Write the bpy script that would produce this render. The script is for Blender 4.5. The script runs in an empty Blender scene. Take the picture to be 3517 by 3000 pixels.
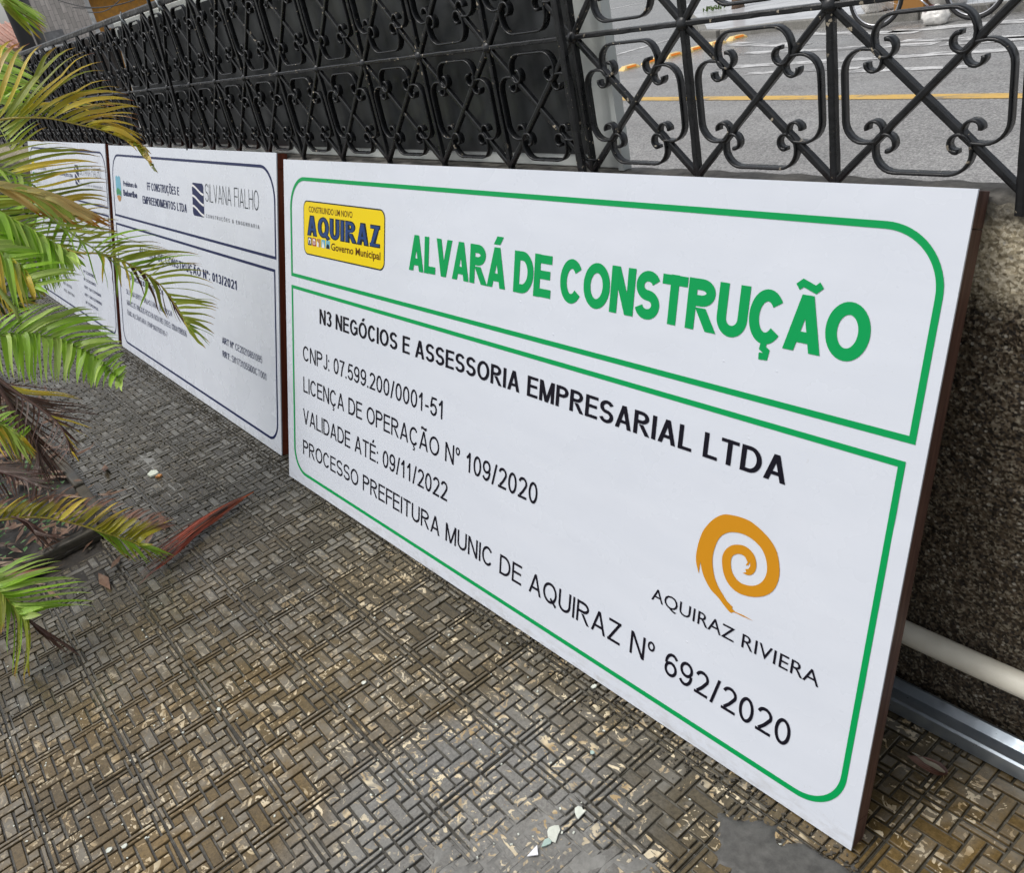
import bpy, bmesh, math, random
from mathutils import Vector, Matrix, noise
random.seed(7)
R_ = random.Random(11)
sc = bpy.context.scene
COL = sc.collection

# ------------------------------------------------------------------ camera
CR = [[0.6023507300098099, 0.7717236119845725, -0.20400064892553788],
      [0.25016640959795755, -0.42519882498608913, -0.8698406329548609],
      [-0.7580173913344092, 0.4729150303551939, -0.44917814784184673]]
CF, CCX, CCY = 2966.252776424934, 1708.1994227619793, 1431.2192843263495
CC = Vector((1.50346, -0.55564, 1.33392))
W0, H0 = 3517.0, 3000.0
cd = bpy.data.cameras.new('camera')
cam = bpy.data.objects.new('camera', cd); COL.objects.link(cam)
r0, r1, r2 = Vector(CR[0]), Vector(CR[1]), Vector(CR[2])
cam.matrix_world = Matrix(((r0.x, -r1.x, -r2.x, CC.x), (r0.y, -r1.y, -r2.y, CC.y), (r0.z, -r1.z, -r2.z, CC.z), (0, 0, 0, 1)))
cd.sensor_fit = 'HORIZONTAL'; cd.sensor_width = 36.0
cd.lens = CF / W0 * 36.0
cd.shift_x = (W0 / 2 - CCX) / W0
cd.shift_y = (CCY - H0 / 2) / W0
cd.clip_start = 0.02; cd.clip_end = 600
sc.camera = cam

# ------------------------------------------------------------------ light
SUN_EL, SUN_AZ = 62, 215
wd = bpy.data.worlds.new('World'); sc.world = wd; wd.use_nodes = True
nt = wd.node_tree; nt.nodes.clear()
out = nt.nodes.new('ShaderNodeOutputWorld'); bg = nt.nodes.new('ShaderNodeBackground')
sky = nt.nodes.new('ShaderNodeTexSky'); sky.sky_type = 'NISHITA'; sky.sun_disc = False
sky.sun_elevation = math.radians(SUN_EL); sky.sun_rotation = math.radians(SUN_AZ)
sky.air_density = 1.0; sky.dust_density = 4.0; sky.ozone_density = 1.0; sky.altitude = 0
hs = nt.nodes.new('ShaderNodeHueSaturation'); hs.inputs['Saturation'].default_value = 0.30
nt.links.new(sky.outputs[0], hs.inputs['Color']); nt.links.new(hs.outputs[0], bg.inputs['Color'])
bg.inputs['Strength'].default_value = 0.15
nt.links.new(bg.outputs[0], out.inputs[0])
sd = bpy.data.lights.new('sun', 'SUN'); sd.energy = 1.0; sd.angle = math.radians(25); sd.color = (1, .97, .92)
sun = bpy.data.objects.new('sun', sd); COL.objects.link(sun)
az, el = math.radians(SUN_AZ), math.radians(SUN_EL)
sdir = Vector((math.sin(az) * math.cos(el), math.cos(az) * math.cos(el), math.sin(el)))
sun.rotation_euler = sdir.to_track_quat('Z', 'Y').to_euler()
sc.view_settings.view_transform = 'Standard'; sc.view_settings.look = 'None'
sc.view_settings.gamma = 1; sc.view_settings.use_curve_mapping = False
sc.view_settings.exposure = 0.12
sc.cycles.use_denoising = True
sc.cycles.max_bounces = 6

# ------------------------------------------------------------------ helpers
def ray(px, py):
    v = (r0 * ((px - CCX) / CF) + r1 * ((py - CCY) / CF) + r2)
    return v
def onX(px, py, X): d = ray(px, py); return CC + d * ((X - CC.x) / d.x)
def onY(px, py, Y): d = ray(px, py); return CC + d * ((Y - CC.y) / d.y)
def onZ(px, py, Z=0.0): d = ray(px, py); return CC + d * ((Z - CC.z) / d.z)
def inview(p, m=0.04):
    q = Vector(p) - CC; z = q.dot(r2)
    if z < .05: return False
    x = (CCX + CF * q.dot(r0) / z) / W0; y = (CCY + CF * q.dot(r1) / z) / H0
    return -m < x < 1 + m and -m < y < 1 + m

class MB:
    def __init__(s): s.v = []; s.f = []; s.uv = None
    def add(s, vs, fs):
        n = len(s.v); s.v += [tuple(v) for v in vs]; s.f += [tuple(i + n for i in f) for f in fs]
    def box(s, a, b):
        (x0, y0, z0), (x1, y1, z1) = a, b
        s.add([(x0, y0, z0), (x1, y0, z0), (x1, y1, z0), (x0, y1, z0), (x0, y0, z1), (x1, y0, z1), (x1, y1, z1), (x0, y1, z1)],
              [(0, 3, 2, 1), (4, 5, 6, 7), (0, 1, 5, 4), (1, 2, 6, 5), (2, 3, 7, 6), (3, 0, 4, 7)])
    def obox(s, o, ax, ay, az):
        o, ax, ay, az = map(Vector, (o, ax, ay, az))
        vs = [o - ax - ay - az, o + ax - ay - az, o + ax + ay - az, o - ax + ay - az, o - ax - ay + az, o + ax - ay + az, o + ax + ay + az, o - ax + ay + az]
        s.add(vs, [(0, 3, 2, 1), (4, 5, 6, 7), (0, 1, 5, 4), (1, 2, 6, 5), (2, 3, 7, 6), (3, 0, 4, 7)])
    def tube(s, pts, rad, n=8, caps=True):
        pts = [Vector(p) for p in pts]; base = len(s.v); up = Vector((0, 0, 1))
        t0 = (pts[1] - pts[0]).normalized()
        a = t0.cross(up if abs(t0.z) < .9 else Vector((1, 0, 0))).normalized()
        for i, p in enumerate(pts):
            t = (pts[min(i + 1, len(pts) - 1)] - pts[max(i - 1, 0)]).normalized()
            a = (a - t * a.dot(t)).normalized(); b = t.cross(a)
            r = rad[i] if isinstance(rad, (list, tuple)) else rad
            for k in range(n):
                w = 2 * math.pi * k / n; s.v.append(tuple(p + a * (math.cos(w) * r) + b * (math.sin(w) * r)))
        for i in range(len(pts) - 1):
            for k in range(n):
                k2 = (k + 1) % n; s.f.append((base + i * n + k, base + i * n + k2, base + (i + 1) * n + k2, base + (i + 1) * n + k))
        if caps:
            s.f.append(tuple(base + k for k in range(n))[::-1]); e = base + (len(pts) - 1) * n
            s.f.append(tuple(e + k for k in range(n)))
    def mesh(s, name, mats=(), smooth=False):
        me = bpy.data.meshes.new(name); me.from_pydata(s.v, [], s.f); me.update()
        for m in mats: me.materials.append(m)
        if smooth: me.polygons.foreach_set('use_smooth', [True] * len(me.polygons))
        return me

def link(name, data, parent=None, mat=None, bevel=0):
    o = bpy.data.objects.new(name, data); COL.objects.link(o)
    if mat is not None: data.materials.append(mat)
    if parent is not None: o.parent = parent
    if bevel:
        m = o.modifiers.new('b', 'BEVEL'); m.width = bevel; m.segments = 2; m.limit_method = 'ANGLE'
    return o
def build(mb, name, mat, parent=None, smooth=False, bevel=0):
    return link(name, mb.mesh(name, (mat,) if mat else (), smooth), parent, None, bevel)
def thing(o, label, cat, group=None):
    o['label'] = label; o['category'] = cat
    if group: o['group'] = group
    return o
def empty(name, loc=(0, 0, 0)):
    o = bpy.data.objects.new(name, None); COL.objects.link(o); o.location = loc; o.empty_display_size = .05; return o

# ------------------------------------------------------------------ materials
class NT:
    def __init__(s, name):
        s.m = bpy.data.materials.new(name); s.m.use_nodes = True; s.t = s.m.node_tree
        s.b = s.t.nodes['Principled BSDF']; s.o = s.t.nodes['Material Output']
    def n(s, typ, **k):
        x = s.t.nodes.new('ShaderNode' + typ)
        for a, b in k.items():
            if a in x.inputs.keys(): x.inputs[a].default_value = b
            else: setattr(x, a, b)
        return x
    def l(s, a, b): s.t.links.new(a, b)
    def pos(s): 
        return s.n('NewGeometry').outputs['Position']
    def obj(s): return s.n('TexCoord').outputs['Object']
    def map(s, v, scale):
        x = s.n('Mapping'); x.inputs['Scale'].default_value = scale; s.l(v, x.inputs['Vector']); return x.outputs[0]
    def noise(s, v, sc_, det=4, rough=.55, dist=0):
        x = s.n('TexNoise'); x.inputs['Scale'].default_value = sc_; x.inputs['Detail'].default_value = det
        x.inputs['Roughness'].default_value = rough; x.inputs['Distortion'].default_value = dist
        s.l(v, x.inputs['Vector']); return x.outputs['Fac']
    def voro(s, v, sc_, feat='F1'):
        x = s.n('TexVoronoi'); x.feature = feat; x.inputs['Scale'].default_value = sc_; s.l(v, x.inputs['Vector']); return x
    def ramp(s, f, stops, interp='LINEAR'):
        x = s.n('ValToRGB'); x.color_ramp.interpolation = interp; e = x.color_ramp.elements
        while len(e) > len(stops): e.remove(e[-1])
        while len(e) < len(stops): e.new(.5)
        for k, (p, c) in enumerate(stops):
            e[k].position = p; e[k].color = (*c, 1) if isinstance(c, tuple) else (c, c, c, 1)
        s.l(f, x.inputs[0]); return x.outputs[0]
    def mix(s, f, a, b, mode='MIX'):
        x = s.n('Mix'); x.data_type = 'RGBA'; x.blend_type = mode
        for i, v in ((0, f), (6, a), (7, b)):
            if isinstance(v, (int, float)): x.inputs[i].default_value = v
            elif isinstance(v, tuple): x.inputs[i].default_value = (*v, 1)
            else: s.l(v, x.inputs[i])
        return x.outputs[2]
    def math(s, op, a, b=None):
        x = s.n('Math'); x.operation = op
        for i, v in ((0, a), (1, b)):
            if v is None: continue
            if isinstance(v, (int, float)): x.inputs[i].default_value = v
            else: s.l(v, x.inputs[i])
        return x.outputs[0]
    def bump(s, h, st=.3, dist=.002, prev=None):
        x = s.n('Bump'); x.inputs['Strength'].default_value = st; x.inputs['Distance'].default_value = dist
        s.l(h, x.inputs['Height'])
        if prev is not None: s.l(prev, x.inputs['Normal'])
        return x.outputs[0]
    def set(s, col=None, rough=None, norm=None, metal=None, spec=None, coat=None):
        for k, v in (('Base Color', col), ('Roughness', rough), ('Normal', norm), ('Metallic', metal), ('Specular IOR Level', spec), ('Coat Weight', coat)):
            if v is None: continue
            i = s.b.inputs[k]
            if isinstance(v, tuple): i.default_value = (*v, 1)
            elif isinstance(v, (int, float)): i.default_value = v
            else: s.l(v, i)
        return s.m
def flat(name, col, rough=.5, metal=0, spec=.5):
    return NT(name).set(col, rough, metal=metal, spec=spec)

# paving (brown bricks relief, wet, with cream scuffs)
def m_tile():
    t = NT('paving_wet'); p = t.pos()
    sep = t.n('SeparateXYZ'); t.l(p, sep.inputs[0]); X, Y, Z = sep.outputs
    n1 = t.noise(p, 3.2, 4); n2 = t.noise(p, 140, 5, .75)
    base = t.ramp(n1, [(.3, (.105, .076, .038)), (.5, (.145, .100, .042)), (.72, (.19, .122, .042))])
    # greyer, darker tone away from the brown strip, towards the wall
    f = t.math('SUBTRACT', Y, t.math('MULTIPLY', t.math('MAXIMUM', t.math('SUBTRACT', X, .72), 0.0), 2.2))
    f = t.math('ADD', f, t.math('MULTIPLY', t.math('SUBTRACT', t.noise(p, 2.1, 4), .5), .9))
    base = t.mix(t.ramp(t.math('ADD', f, .5), [(.18, 0.0), (.6, .72)]), base, (.098, .086, .058))
    # mud stained tiles near the planting bed
    g = t.math('ADD', X, t.math('MULTIPLY', t.math('SUBTRACT', t.noise(p, 2.6, 4), .5), 1.3))
    base = t.mix(t.ramp(t.math('ADD', t.math('MULTIPLY', g, .5), 1.0), [(.55, .78), (.88, 0.0)]), base, (.045, .042, .031))
    # mortar film round the smear
    d1 = t.n('VectorMath'); d1.operation = 'DISTANCE'; t.l(p, d1.inputs[0]); d1.inputs[1].default_value = (.50, -.20, 0)
    dd = t.math('ADD', d1.outputs['Value'], t.math('MULTIPLY', t.math('SUBTRACT', t.noise(p, 7, 4), .5), .35))
    film = t.ramp(dd, [(.22, .94), (.40, 0.0)]); base = t.mix(film, base, (.205, .20, .185))
    base = t.mix(1, base, t.ramp(n2, [(.25, .5), (.75, 1.42)]), 'MULTIPLY')
    oi = t.n('ObjectInfo'); base = t.mix(1, base, t.ramp(oi.outputs['Random'], [(0, .88), (1, 1.12)]), 'MULTIPLY')
    # cream scuffs
    w = t.noise(t.map(p, (1, 1.5, 1)), 33, 3, .5, 1.7); w2 = t.noise(p, 11, 2)
    cm = t.math('MULTIPLY', t.ramp(w, [(.565, 0.0), (.585, 1.0)]), t.ramp(w2, [(.45, 0.0), (.53, 1.0)]))
    wb = t.noise(t.map(p, (1.5, 1, 1)), 48, 2, .5, 1.0)
    cm3 = t.math('MULTIPLY', t.ramp(wb, [(.645, 0.0), (.66, 1.0)]), .8)
    spk = t.voro(p, 95).outputs['Distance']
    sm = t.math('MULTIPLY', t.ramp(spk, [(.07, 1.0), (.11, 0.0)]), t.ramp(t.noise(p, 40, 2), [(.58, 0.0), (.64, 1.0)]))
    cm2 = t.math('MAXIMUM', t.math('MAXIMUM', cm, sm), cm3)
    top = t.math('GREATER_THAN', Z, -.0016); cm2 = t.math('MULTIPLY', cm2, top)
    cm2 = t.math('MULTIPLY', cm2, t.ramp(t.math('ADD', t.math('MULTIPLY', g, .5), 1.0), [(.6, .12), (1.0, 1.0)]))
    crc = t.ramp(t.noise(p, 25, 2), [(.4, (.40, .29, .15)), (.6, (.74, .63, .43))])
    col = t.mix(cm2, base, crc)
    # groove shade painted into the colour: raised block sides darken downwards
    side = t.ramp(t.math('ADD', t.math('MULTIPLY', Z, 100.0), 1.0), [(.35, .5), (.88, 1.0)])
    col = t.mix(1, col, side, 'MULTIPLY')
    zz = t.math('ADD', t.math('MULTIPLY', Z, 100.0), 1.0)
    edge = t.ramp(zz, [(.86, 0.0), (.90, .42), (.955, .42), (.985, 0.0)])  # light grey chamfer band: sky glint on wet edges painted into the colour
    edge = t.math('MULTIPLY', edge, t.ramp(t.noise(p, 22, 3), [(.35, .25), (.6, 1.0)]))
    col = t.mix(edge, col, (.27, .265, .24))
    rg = t.ramp(t.noise(p, 9, 3), [(.3, .10), (.7, .28)])
    nb = t.bump(n2, .5, .0014); nb = t.bump(t.noise(p, 34, 3), .35, .002, nb)
    return t.set(col, rg, nb)
def m_grout():
    t = NT('wet_groove'); p = t.pos()
    n = t.noise(p, 60, 4, .65); n2 = t.noise(p, 5, 3)
    col = t.ramp(n, [(.3, (.040, .035, .025)), (.55, (.095, .088, .07)), (.8, (.19, .18, .15))])
    col = t.mix(1, col, t.ramp(n2, [(.3, .6), (.7, 1.35)]), 'MULTIPLY')
    return t.set(col, t.ramp(n, [(.4, .08), (.75, .35)]), t.bump(n, .25, .0015))
def m_cement(name, c0, c1, rough=.5, sc_=60):
    t = NT(name); p = t.pos(); n = t.noise(p, sc_, 6, .7); n2 = t.noise(p, 6, 3)
    col = t.ramp(n, [(.25, c0), (.75, c1)]); col = t.mix(1, col, t.ramp(n2, [(.3, .75), (.7, 1.2)]), 'MULTIPLY')
    return t.set(col, t.ramp(n2, [(.3, rough * .6), (.7, rough * 1.3)]), t.bump(n, .5, .003))
def m_vinyl():
    t = NT('white_vinyl'); p = t.obj()
    n = t.noise(p, 5, 2); d = t.voro(p, 26).outputs['Distance']
    dr = t.ramp(d, [(.0, 1.0), (.045, .6), (.07, 0.0)])
    # droplets only here and there
    msk = t.ramp(t.noise(p, 4, 2), [(.5, 0.0), (.6, 1.0)])
    dh = t.math('MULTIPLY', dr, msk)
    b1 = t.bump(n, .10, .03); b2 = t.bump(dh, .5, .0012, b1)
    # faint stains
    st = t.noise(t.map(p, (3, 14, 1)), 1.0, 4, .6)
    col = t.ramp(st, [(.3, (.665, .705, .775)), (.7, (.70, .738, .805))])
    sep = t.n('SeparateXYZ'); t.l(p, sep.inputs[0])
    gr = t.math('MULTIPLY', t.ramp(sep.outputs['Y'], [(.0, 1.0), (.045, 0.0)]), t.ramp(t.noise(t.map(p, (1, 3, 1)), 22, 5, .7), [(.45, 0.0), (.75, .6)]))
    col = t.mix(gr, col, (.33, .30, .25))
    sc2 = t.ramp(t.noise(t.map(p, (1, 1, 1)), 95, 2, .5, 3), [(.70, 0.0), (.72, .25)])
    col = t.mix(t.math('MULTIPLY', sc2, t.ramp(t.noise(p, 3, 2), [(.5, 0.0), (.6, 1.0)])), col, (.5, .5, .5))
    b3 = t.bump(t.noise(t.map(p, (1.3, 5, 1)), 1.6, 1, .5, .3), .06, .02, b2)
    return t.set(col, t.ramp(t.noise(p, 7, 4), [(.3, .2), (.7, .34)]), b3)
def m_wood(name, c0, c1):
    t = NT(name); p = t.obj()
    w = t.noise(t.map(p, (40, 2.5, 40)), 3, 5, .6)
    col = t.ramp(w, [(.3, c0), (.7, c1)])
    return t.set(col, .5, t.bump(w, .5, .002))
def m_iron():
    t = NT('black_paint_iron'); p = t.pos()
    n = t.noise(p, 55, 4, .6); n2 = t.noise(p, 130, 2)
    chips = t.math('MULTIPLY', t.ramp(t.noise(p, 85, 3), [(.66, 0.0), (.675, 1.0)]), t.ramp(t.noise(p, 7, 2), [(.48, 0.0), (.56, 1.0)]))
    col = t.mix(chips, t.ramp(n, [(.3, (.008, .009, .010)), (.8, (.016, .017, .019))]), (.38, .33, .25))
    return t.set(col, t.ramp(n, [(.3, .22), (.8, .42)]), t.bump(n, .35, .003), spec=.45)
def m_blacksheet():
    t = NT('black_sheet'); p = t.pos()
    n = t.noise(p, 9, 4, .6); n2 = t.noise(p, 150, 4)
    st = t.noise(t.map(p, (12, 1, 1.2)), 1.5, 4)
    col = t.ramp(st, [(.3, (.016, .018, .020)), (.75, (.062, .068, .070))])
    return t.set(col, t.ramp(n, [(.3, .3), (.7, .5)]), t.bump(n, .15, .01, t.bump(n2, .2, .001)))
def m_wall():
    t = NT('pebbledash'); p = t.pos()
    v = t.voro(p, 260); v2 = t.voro(p, 110); n = t.noise(p, 130, 4, .8); big = t.noise(p, 6, 6, .7); mid = t.noise(p, 26, 4, .7)
    sc_ = t.n('SeparateColor'); t.l(v.outputs['Color'], sc_.inputs[0]); s2 = t.n('SeparateColor'); t.l(v2.outputs['Color'], s2.inputs[0])
    gr = t.math('ADD', t.math('MULTIPLY', sc_.outputs[0], .45), t.math('ADD', t.math('MULTIPLY', mid, .35), t.math('MULTIPLY', n, .35)))
    sep = t.n('SeparateXYZ'); t.l(p, sep.inputs[0])
    hgt = t.math('ADD', sep.outputs['Z'], t.math('ADD', t.math('MULTIPLY', t.math('SUBTRACT', big, .5), .22), t.math('MULTIPLY', t.math('SUBTRACT', n, .5), .10)))
    wet = t.ramp(hgt, [(.775, 1.0), (.825, 0.0)])
    dry = t.ramp(gr, [(.35, (.24, .20, .125)), (.55, (.50, .43, .29)), (.8, (.75, .68, .52))])
    wc = t.ramp(gr, [(.40, (.015, .011, .007)), (.54, (.060, .042, .024)), (.66, (.115, .085, .052)), (.82, (.26, .23, .17))])
    col = t.mix(wet, dry, wc)
    peb = t.math('MULTIPLY', t.ramp(v2.outputs['Distance'], [(.22, 1.0), (.34, 0.0)]), t.math('GREATER_THAN', s2.outputs[0], .84))
    col = t.mix(t.math('MULTIPLY', peb, .8), col, (.46, .43, .36))
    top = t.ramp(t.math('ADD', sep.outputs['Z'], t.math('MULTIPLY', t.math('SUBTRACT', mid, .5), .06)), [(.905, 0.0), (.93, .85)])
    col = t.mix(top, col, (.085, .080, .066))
    return t.set(col, .55, t.bump(n, .8, .004, t.bump(v2.outputs['Distance'], .8, .004)))
def m_asphalt():
    t = NT('wet_asphalt'); p = t.pos()
    n = t.noise(p, 70, 4, .85); b = t.noise(t.map(p, (.5, 1.4, 1)), 1.1, 4)
    col = t.ramp(n, [(.32, (.05, .05, .049)), (.5, (.235, .232, .226)), (.68, (.55, .54, .52))])
    col = t.mix(1, col, t.ramp(b, [(.3, .9), (.7, 1.15)]), 'MULTIPLY')
    sp = t.n('SeparateXYZ'); t.l(p, sp.inputs[0]); wetm = t.ramp(t.math('ADD', t.math('MULTIPLY', sp.outputs['Y'], .05), t.math('MULTIPLY', b, .5)), [(.55, 0.0), (.72, 1.0)])
    return t.set(col, t.math('SUBTRACT', .6, t.math('MULTIPLY', wetm, .38)), t.bump(n, .35, .005))
def m_paint(name, c, wear=.5):
    t = NT(name); p = t.pos(); n = t.noise(t.map(p, (1, 3.5, 1)), 2.6, 7, .8)
    col = t.ramp(n, [(wear - .07, (.17, .168, .165)), (wear + .05, c)])
    return t.set(col, .5, t.bump(t.noise(p, 110, 3), .4, .005))
def m_leaf(name, c_base, c_mid, c_tip, tipstart=.8, tr=.42):
    t = NT(name); uv = t.n('UVMap'); sep = t.n('SeparateXYZ'); t.l(uv.outputs[0], sep.inputs[0])
    p = t.pos(); n = t.noise(p, 18, 3); oi = t.n('ObjectInfo')
    u = t.math('ADD', sep.outputs[0], t.math('MULTIPLY', t.math('SUBTRACT', n, .5), .35))
    col = t.ramp(u, [(0, c_base), (.45, c_mid), (tipstart, c_mid), (min(.99, tipstart + .12), c_tip)])
    vein = t.n('TexWave'); vein.wave_type = 'BANDS'; vein.bands_direction = 'Y'; vein.inputs['Scale'].default_value = 2.2; t.l(uv.outputs[0], vein.inputs['Vector'])
    col = t.mix(1, col, t.ramp(vein.outputs['Fac'], [(0, .8), (1, 1.12)]), 'MULTIPLY')
    col = t.mix(1, col, t.ramp(oi.outputs['Random'], [(0, .75), (1, 1.4)]), 'MULTIPLY')
    sp = t.ramp(t.noise(p, 160, 2), [(.72, 0.0), (.76, .7)])
    col = t.mix(sp, col, (.10, .06, .02))
    dr = t.ramp(t.voro(p, 130).outputs['Distance'], [(.1, 1.0), (.3, 0.0)])
    m = t.set(col, .32, t.bump(dr, .35, .002, t.bump(vein.outputs['Fac'], .3, .001)))
    tb = t.n('BsdfTranslucent'); t.l(col, tb.inputs[0]); mx = t.n('MixShader'); mx.inputs[0].default_value = tr
    t.l(t.b.outputs[0], mx.inputs[1]); t.l(tb.outputs[0], mx.inputs[2]); t.l(mx.outputs[0], t.o.inputs[0])
    return m

M = dict(
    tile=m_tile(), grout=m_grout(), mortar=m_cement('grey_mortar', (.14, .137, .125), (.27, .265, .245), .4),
    darkcem=m_cement('dark_mortar', (.035, .034, .031), (.12, .117, .108), .5, 40),
    ledge=m_cement('ledge_cement', (.045, .042, .036), (.17, .16, .14), .7), soil=m_cement('wet_soil', (.004, .003, .002), (.030, .022, .014), .7, 45),
    kerb=m_cement('kerb_concrete', (.13, .125, .11), (.33, .32, .29), .7), curb=m_cement('bed_curb', (.02, .017, .012), (.10, .085, .06), .7, 30),
    vinyl=m_vinyl(), wood=m_wood('red_brown_batten', (.11, .022, .010), (.24, .052, .022)), wood2=m_wood('dark_brown_batten', (.055, .024, .017), (.15, .075, .055)),
    iron=m_iron(), black=m_blacksheet(), wall=m_wall(), asphalt=m_asphalt(),
    green=flat('sign_green', (.0, .33, .085), .35, 0, .18), ink=flat('sign_black', (.006, .005, .012), .35, 0, .18), navy=flat('sign_navy', (.004, .012, .075), .35, 0, .18),
    blue=flat('logo_blue', (.022, .06, .20), .35, 0, .18), yel=flat('logo_yellow', (.84, .63, .01), .35, 0, .18), brown=flat('logo_brown', (.10, .035, .005), .35, 0, .18),
    orange=flat('spiral_orange', (.60, .26, .012), .35, 0, .18), greyink=flat('grey_ink', (.16, .17, .20), .4, 0, .18), dkline=flat('logo_outline', (.012, .02, .03), .35, 0, .18),
    white=flat('white_print', (.8, .8, .8), .35), red=flat('logo_red', (.35, .02, .02), .35), teal=flat('logo_teal', (.14, .42, .55), .35), lgreen=flat('logo_green', (.02, .25, .08), .35),
    ochre=flat('logo_ochre', (.45, .22, .05), .4),
    pvc=m_cement('pvc_pipe', (.70, .66, .54), (.80, .77, .66), .4, 12), steel=None,
    yline=m_paint('yellow_line', (.66, .42, .10), .44), wline=m_paint('white_line', (.66, .66, .65), .50),
)
def m_steel():
    t = NT('galvanised_steel'); p = t.pos(); v = t.voro(p, 60); n = t.noise(p, 12, 4)
    return t.set(t.ramp(n, [(.3, (.34, .40, .46)), (.7, (.54, .60, .66))]), t.ramp(v.outputs['Distance'], [(0, .25), (.6, .42)]), t.bump(n, .2, .004), metal=.85)
M['steel'] = m_steel()

# ------------------------------------------------------------------ setting: ground beyond, road
RZ = -.15
mb = MB(); mb.add([(-160, .62, RZ), (60, .62, RZ), (60, 120, RZ), (-160, 120, RZ)], [(0, 1, 2, 3)])
o = build(mb, 'road', M['asphalt']); o['kind'] = 'structure'
mb = MB(); mb.add([(-160, -60, -.03), (60, -60, -.03), (60, .60, -.03), (-160, .60, -.03)], [(0, 1, 2, 3)])
o = build(mb, 'ground', M['darkcem']); o['kind'] = 'structure'
def strip(name, a, b, w, z, mat, kind='structure'):
    a, b = Vector(a), Vector(b); d = (b - a).normalized(); n = Vector((-d.y, d.x, 0)) * w / 2
    mb = MB(); N = 24; pts = []
    for i in range(N + 1):
        p = a.lerp(b, i / N); j = (noise.noise(p * 3) * .08) * w
        mb.v += [(p.x - n.x, p.y - n.y + j, z), (p.x + n.x, p.y + n.y + j * .6, z)]
        if i: k = 2 * i; mb.f.append((k - 2, k, k + 1, k - 1))
    o = build(mb, name, mat); o['kind'] = kind; return o
strip('yellow_road_line', (-14, 7.15, 0), (6, 5.28, 0), .145, RZ + .004, M['yline'])
for a, b, w in (((-6.4, 9.15), (-4.9, 8.55), .22), ((-5.4, 9.35), (-3.7, 8.75), .16), ((-4.1, 8.95), (-1.6, 8.75), .22), ((-5.6, 8.35), (-3.1, 8.0), .16),
                ((-3.6, 8.3), (-1.2, 7.75), .13), ((-5.3, 7.55), (-1.9, 7.45), .17), ((-4.6, 7.12), (-3.3, 7.08), .10), ((-3.3, 6.93), (-2.2, 6.85), .13), ((-3.0, 7.95), (-1.0, 7.9), .2)):
    strip('crosswalk_stripe', (a[0] * 1.03, a[1] * 1.03, 0), (b[0] * 1.03, b[1] * 1.03, 0), w, RZ + .004, M['wline'])
strip('white_road_line', (-9.0, 8.0, 0), (-8.5, 10.9, 0), .13, RZ + .004, M['wline'])
strip('white_road_line', (-17.8, 16.2, 0), (-14.5, 18.5, 0), .15, RZ + .004, M['wline'])
# island / far pavement
def slab(name, pts, z0, z1, mat):
    mb = MB(); n = len(pts)
    mb.v = [(x, y, z0) for x, y in pts] + [(x, y, z1) for x, y in pts]
    mb.f = [tuple(range(n, 2 * n))] + [(i, (i + 1) % n, n + (i + 1) % n, n + i) for i in range(n)]
    return build(mb, name, mat)
isl = [(-2.0, 9.75), (6, 9.1), (6, 40), (-24, 40), (-11.6, 14.2), (-9.6, 12.2), (-8.2, 10.8), (-7.75, 10.3), (-7.3, 10.12), (-6.3, 10.25), (-5.1, 10.05), (-3.4, 9.85)]
isl_c = [(x, y) for x, y in isl]
m_isl = NT('wet_pale_pavement'); _p = m_isl.pos(); _n = m_isl.noise(m_isl.map(_p, (.6, 1.6, 1)), 2.2, 5, .6, .6)
_c = m_isl.ramp(_n, [(.3, (.32, .32, .32)), (.5, (.62, .63, .65)), (.65, (.82, .83, .85))])  # pale concrete, brightened in patches to paint in whitish wet reflections
m_isl.set(_c, m_isl.ramp(_n, [(.3, .3), (.6, .14)]), m_isl.bump(_n, .15, .02))
o = slab('far_pavement', isl_c, RZ - .02, RZ + .10, m_isl.m); o['kind'] = 'structure'
# kerb stones edging the island
ed = isl[4:] + isl[:2]
kb = empty('far_kerb', (0, 0, 0)); kb['kind'] = 'structure'
for i in range(len(ed) - 1):
    a, b = Vector((*ed[i], 0)), Vector((*ed[i + 1], 0)); L = (b - a).length; n = max(1, round(L / .9))
    for k in range(n):
        p, q = a.lerp(b, (k + .012) / n), a.lerp(b, (k + .988) / n); d = (q - p); nn = Vector((d.y, -d.x, 0)).normalized()
        if k * .9 > 9: break
        mb = MB(); c = (p + q) / 2 + nn * .045; mb.obox((c.x, c.y, RZ + .045), d / 2, nn * .06, (0, 0, .062))
        build(mb, 'kerb_stone', M['kerb'], kb, bevel=.012)

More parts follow.
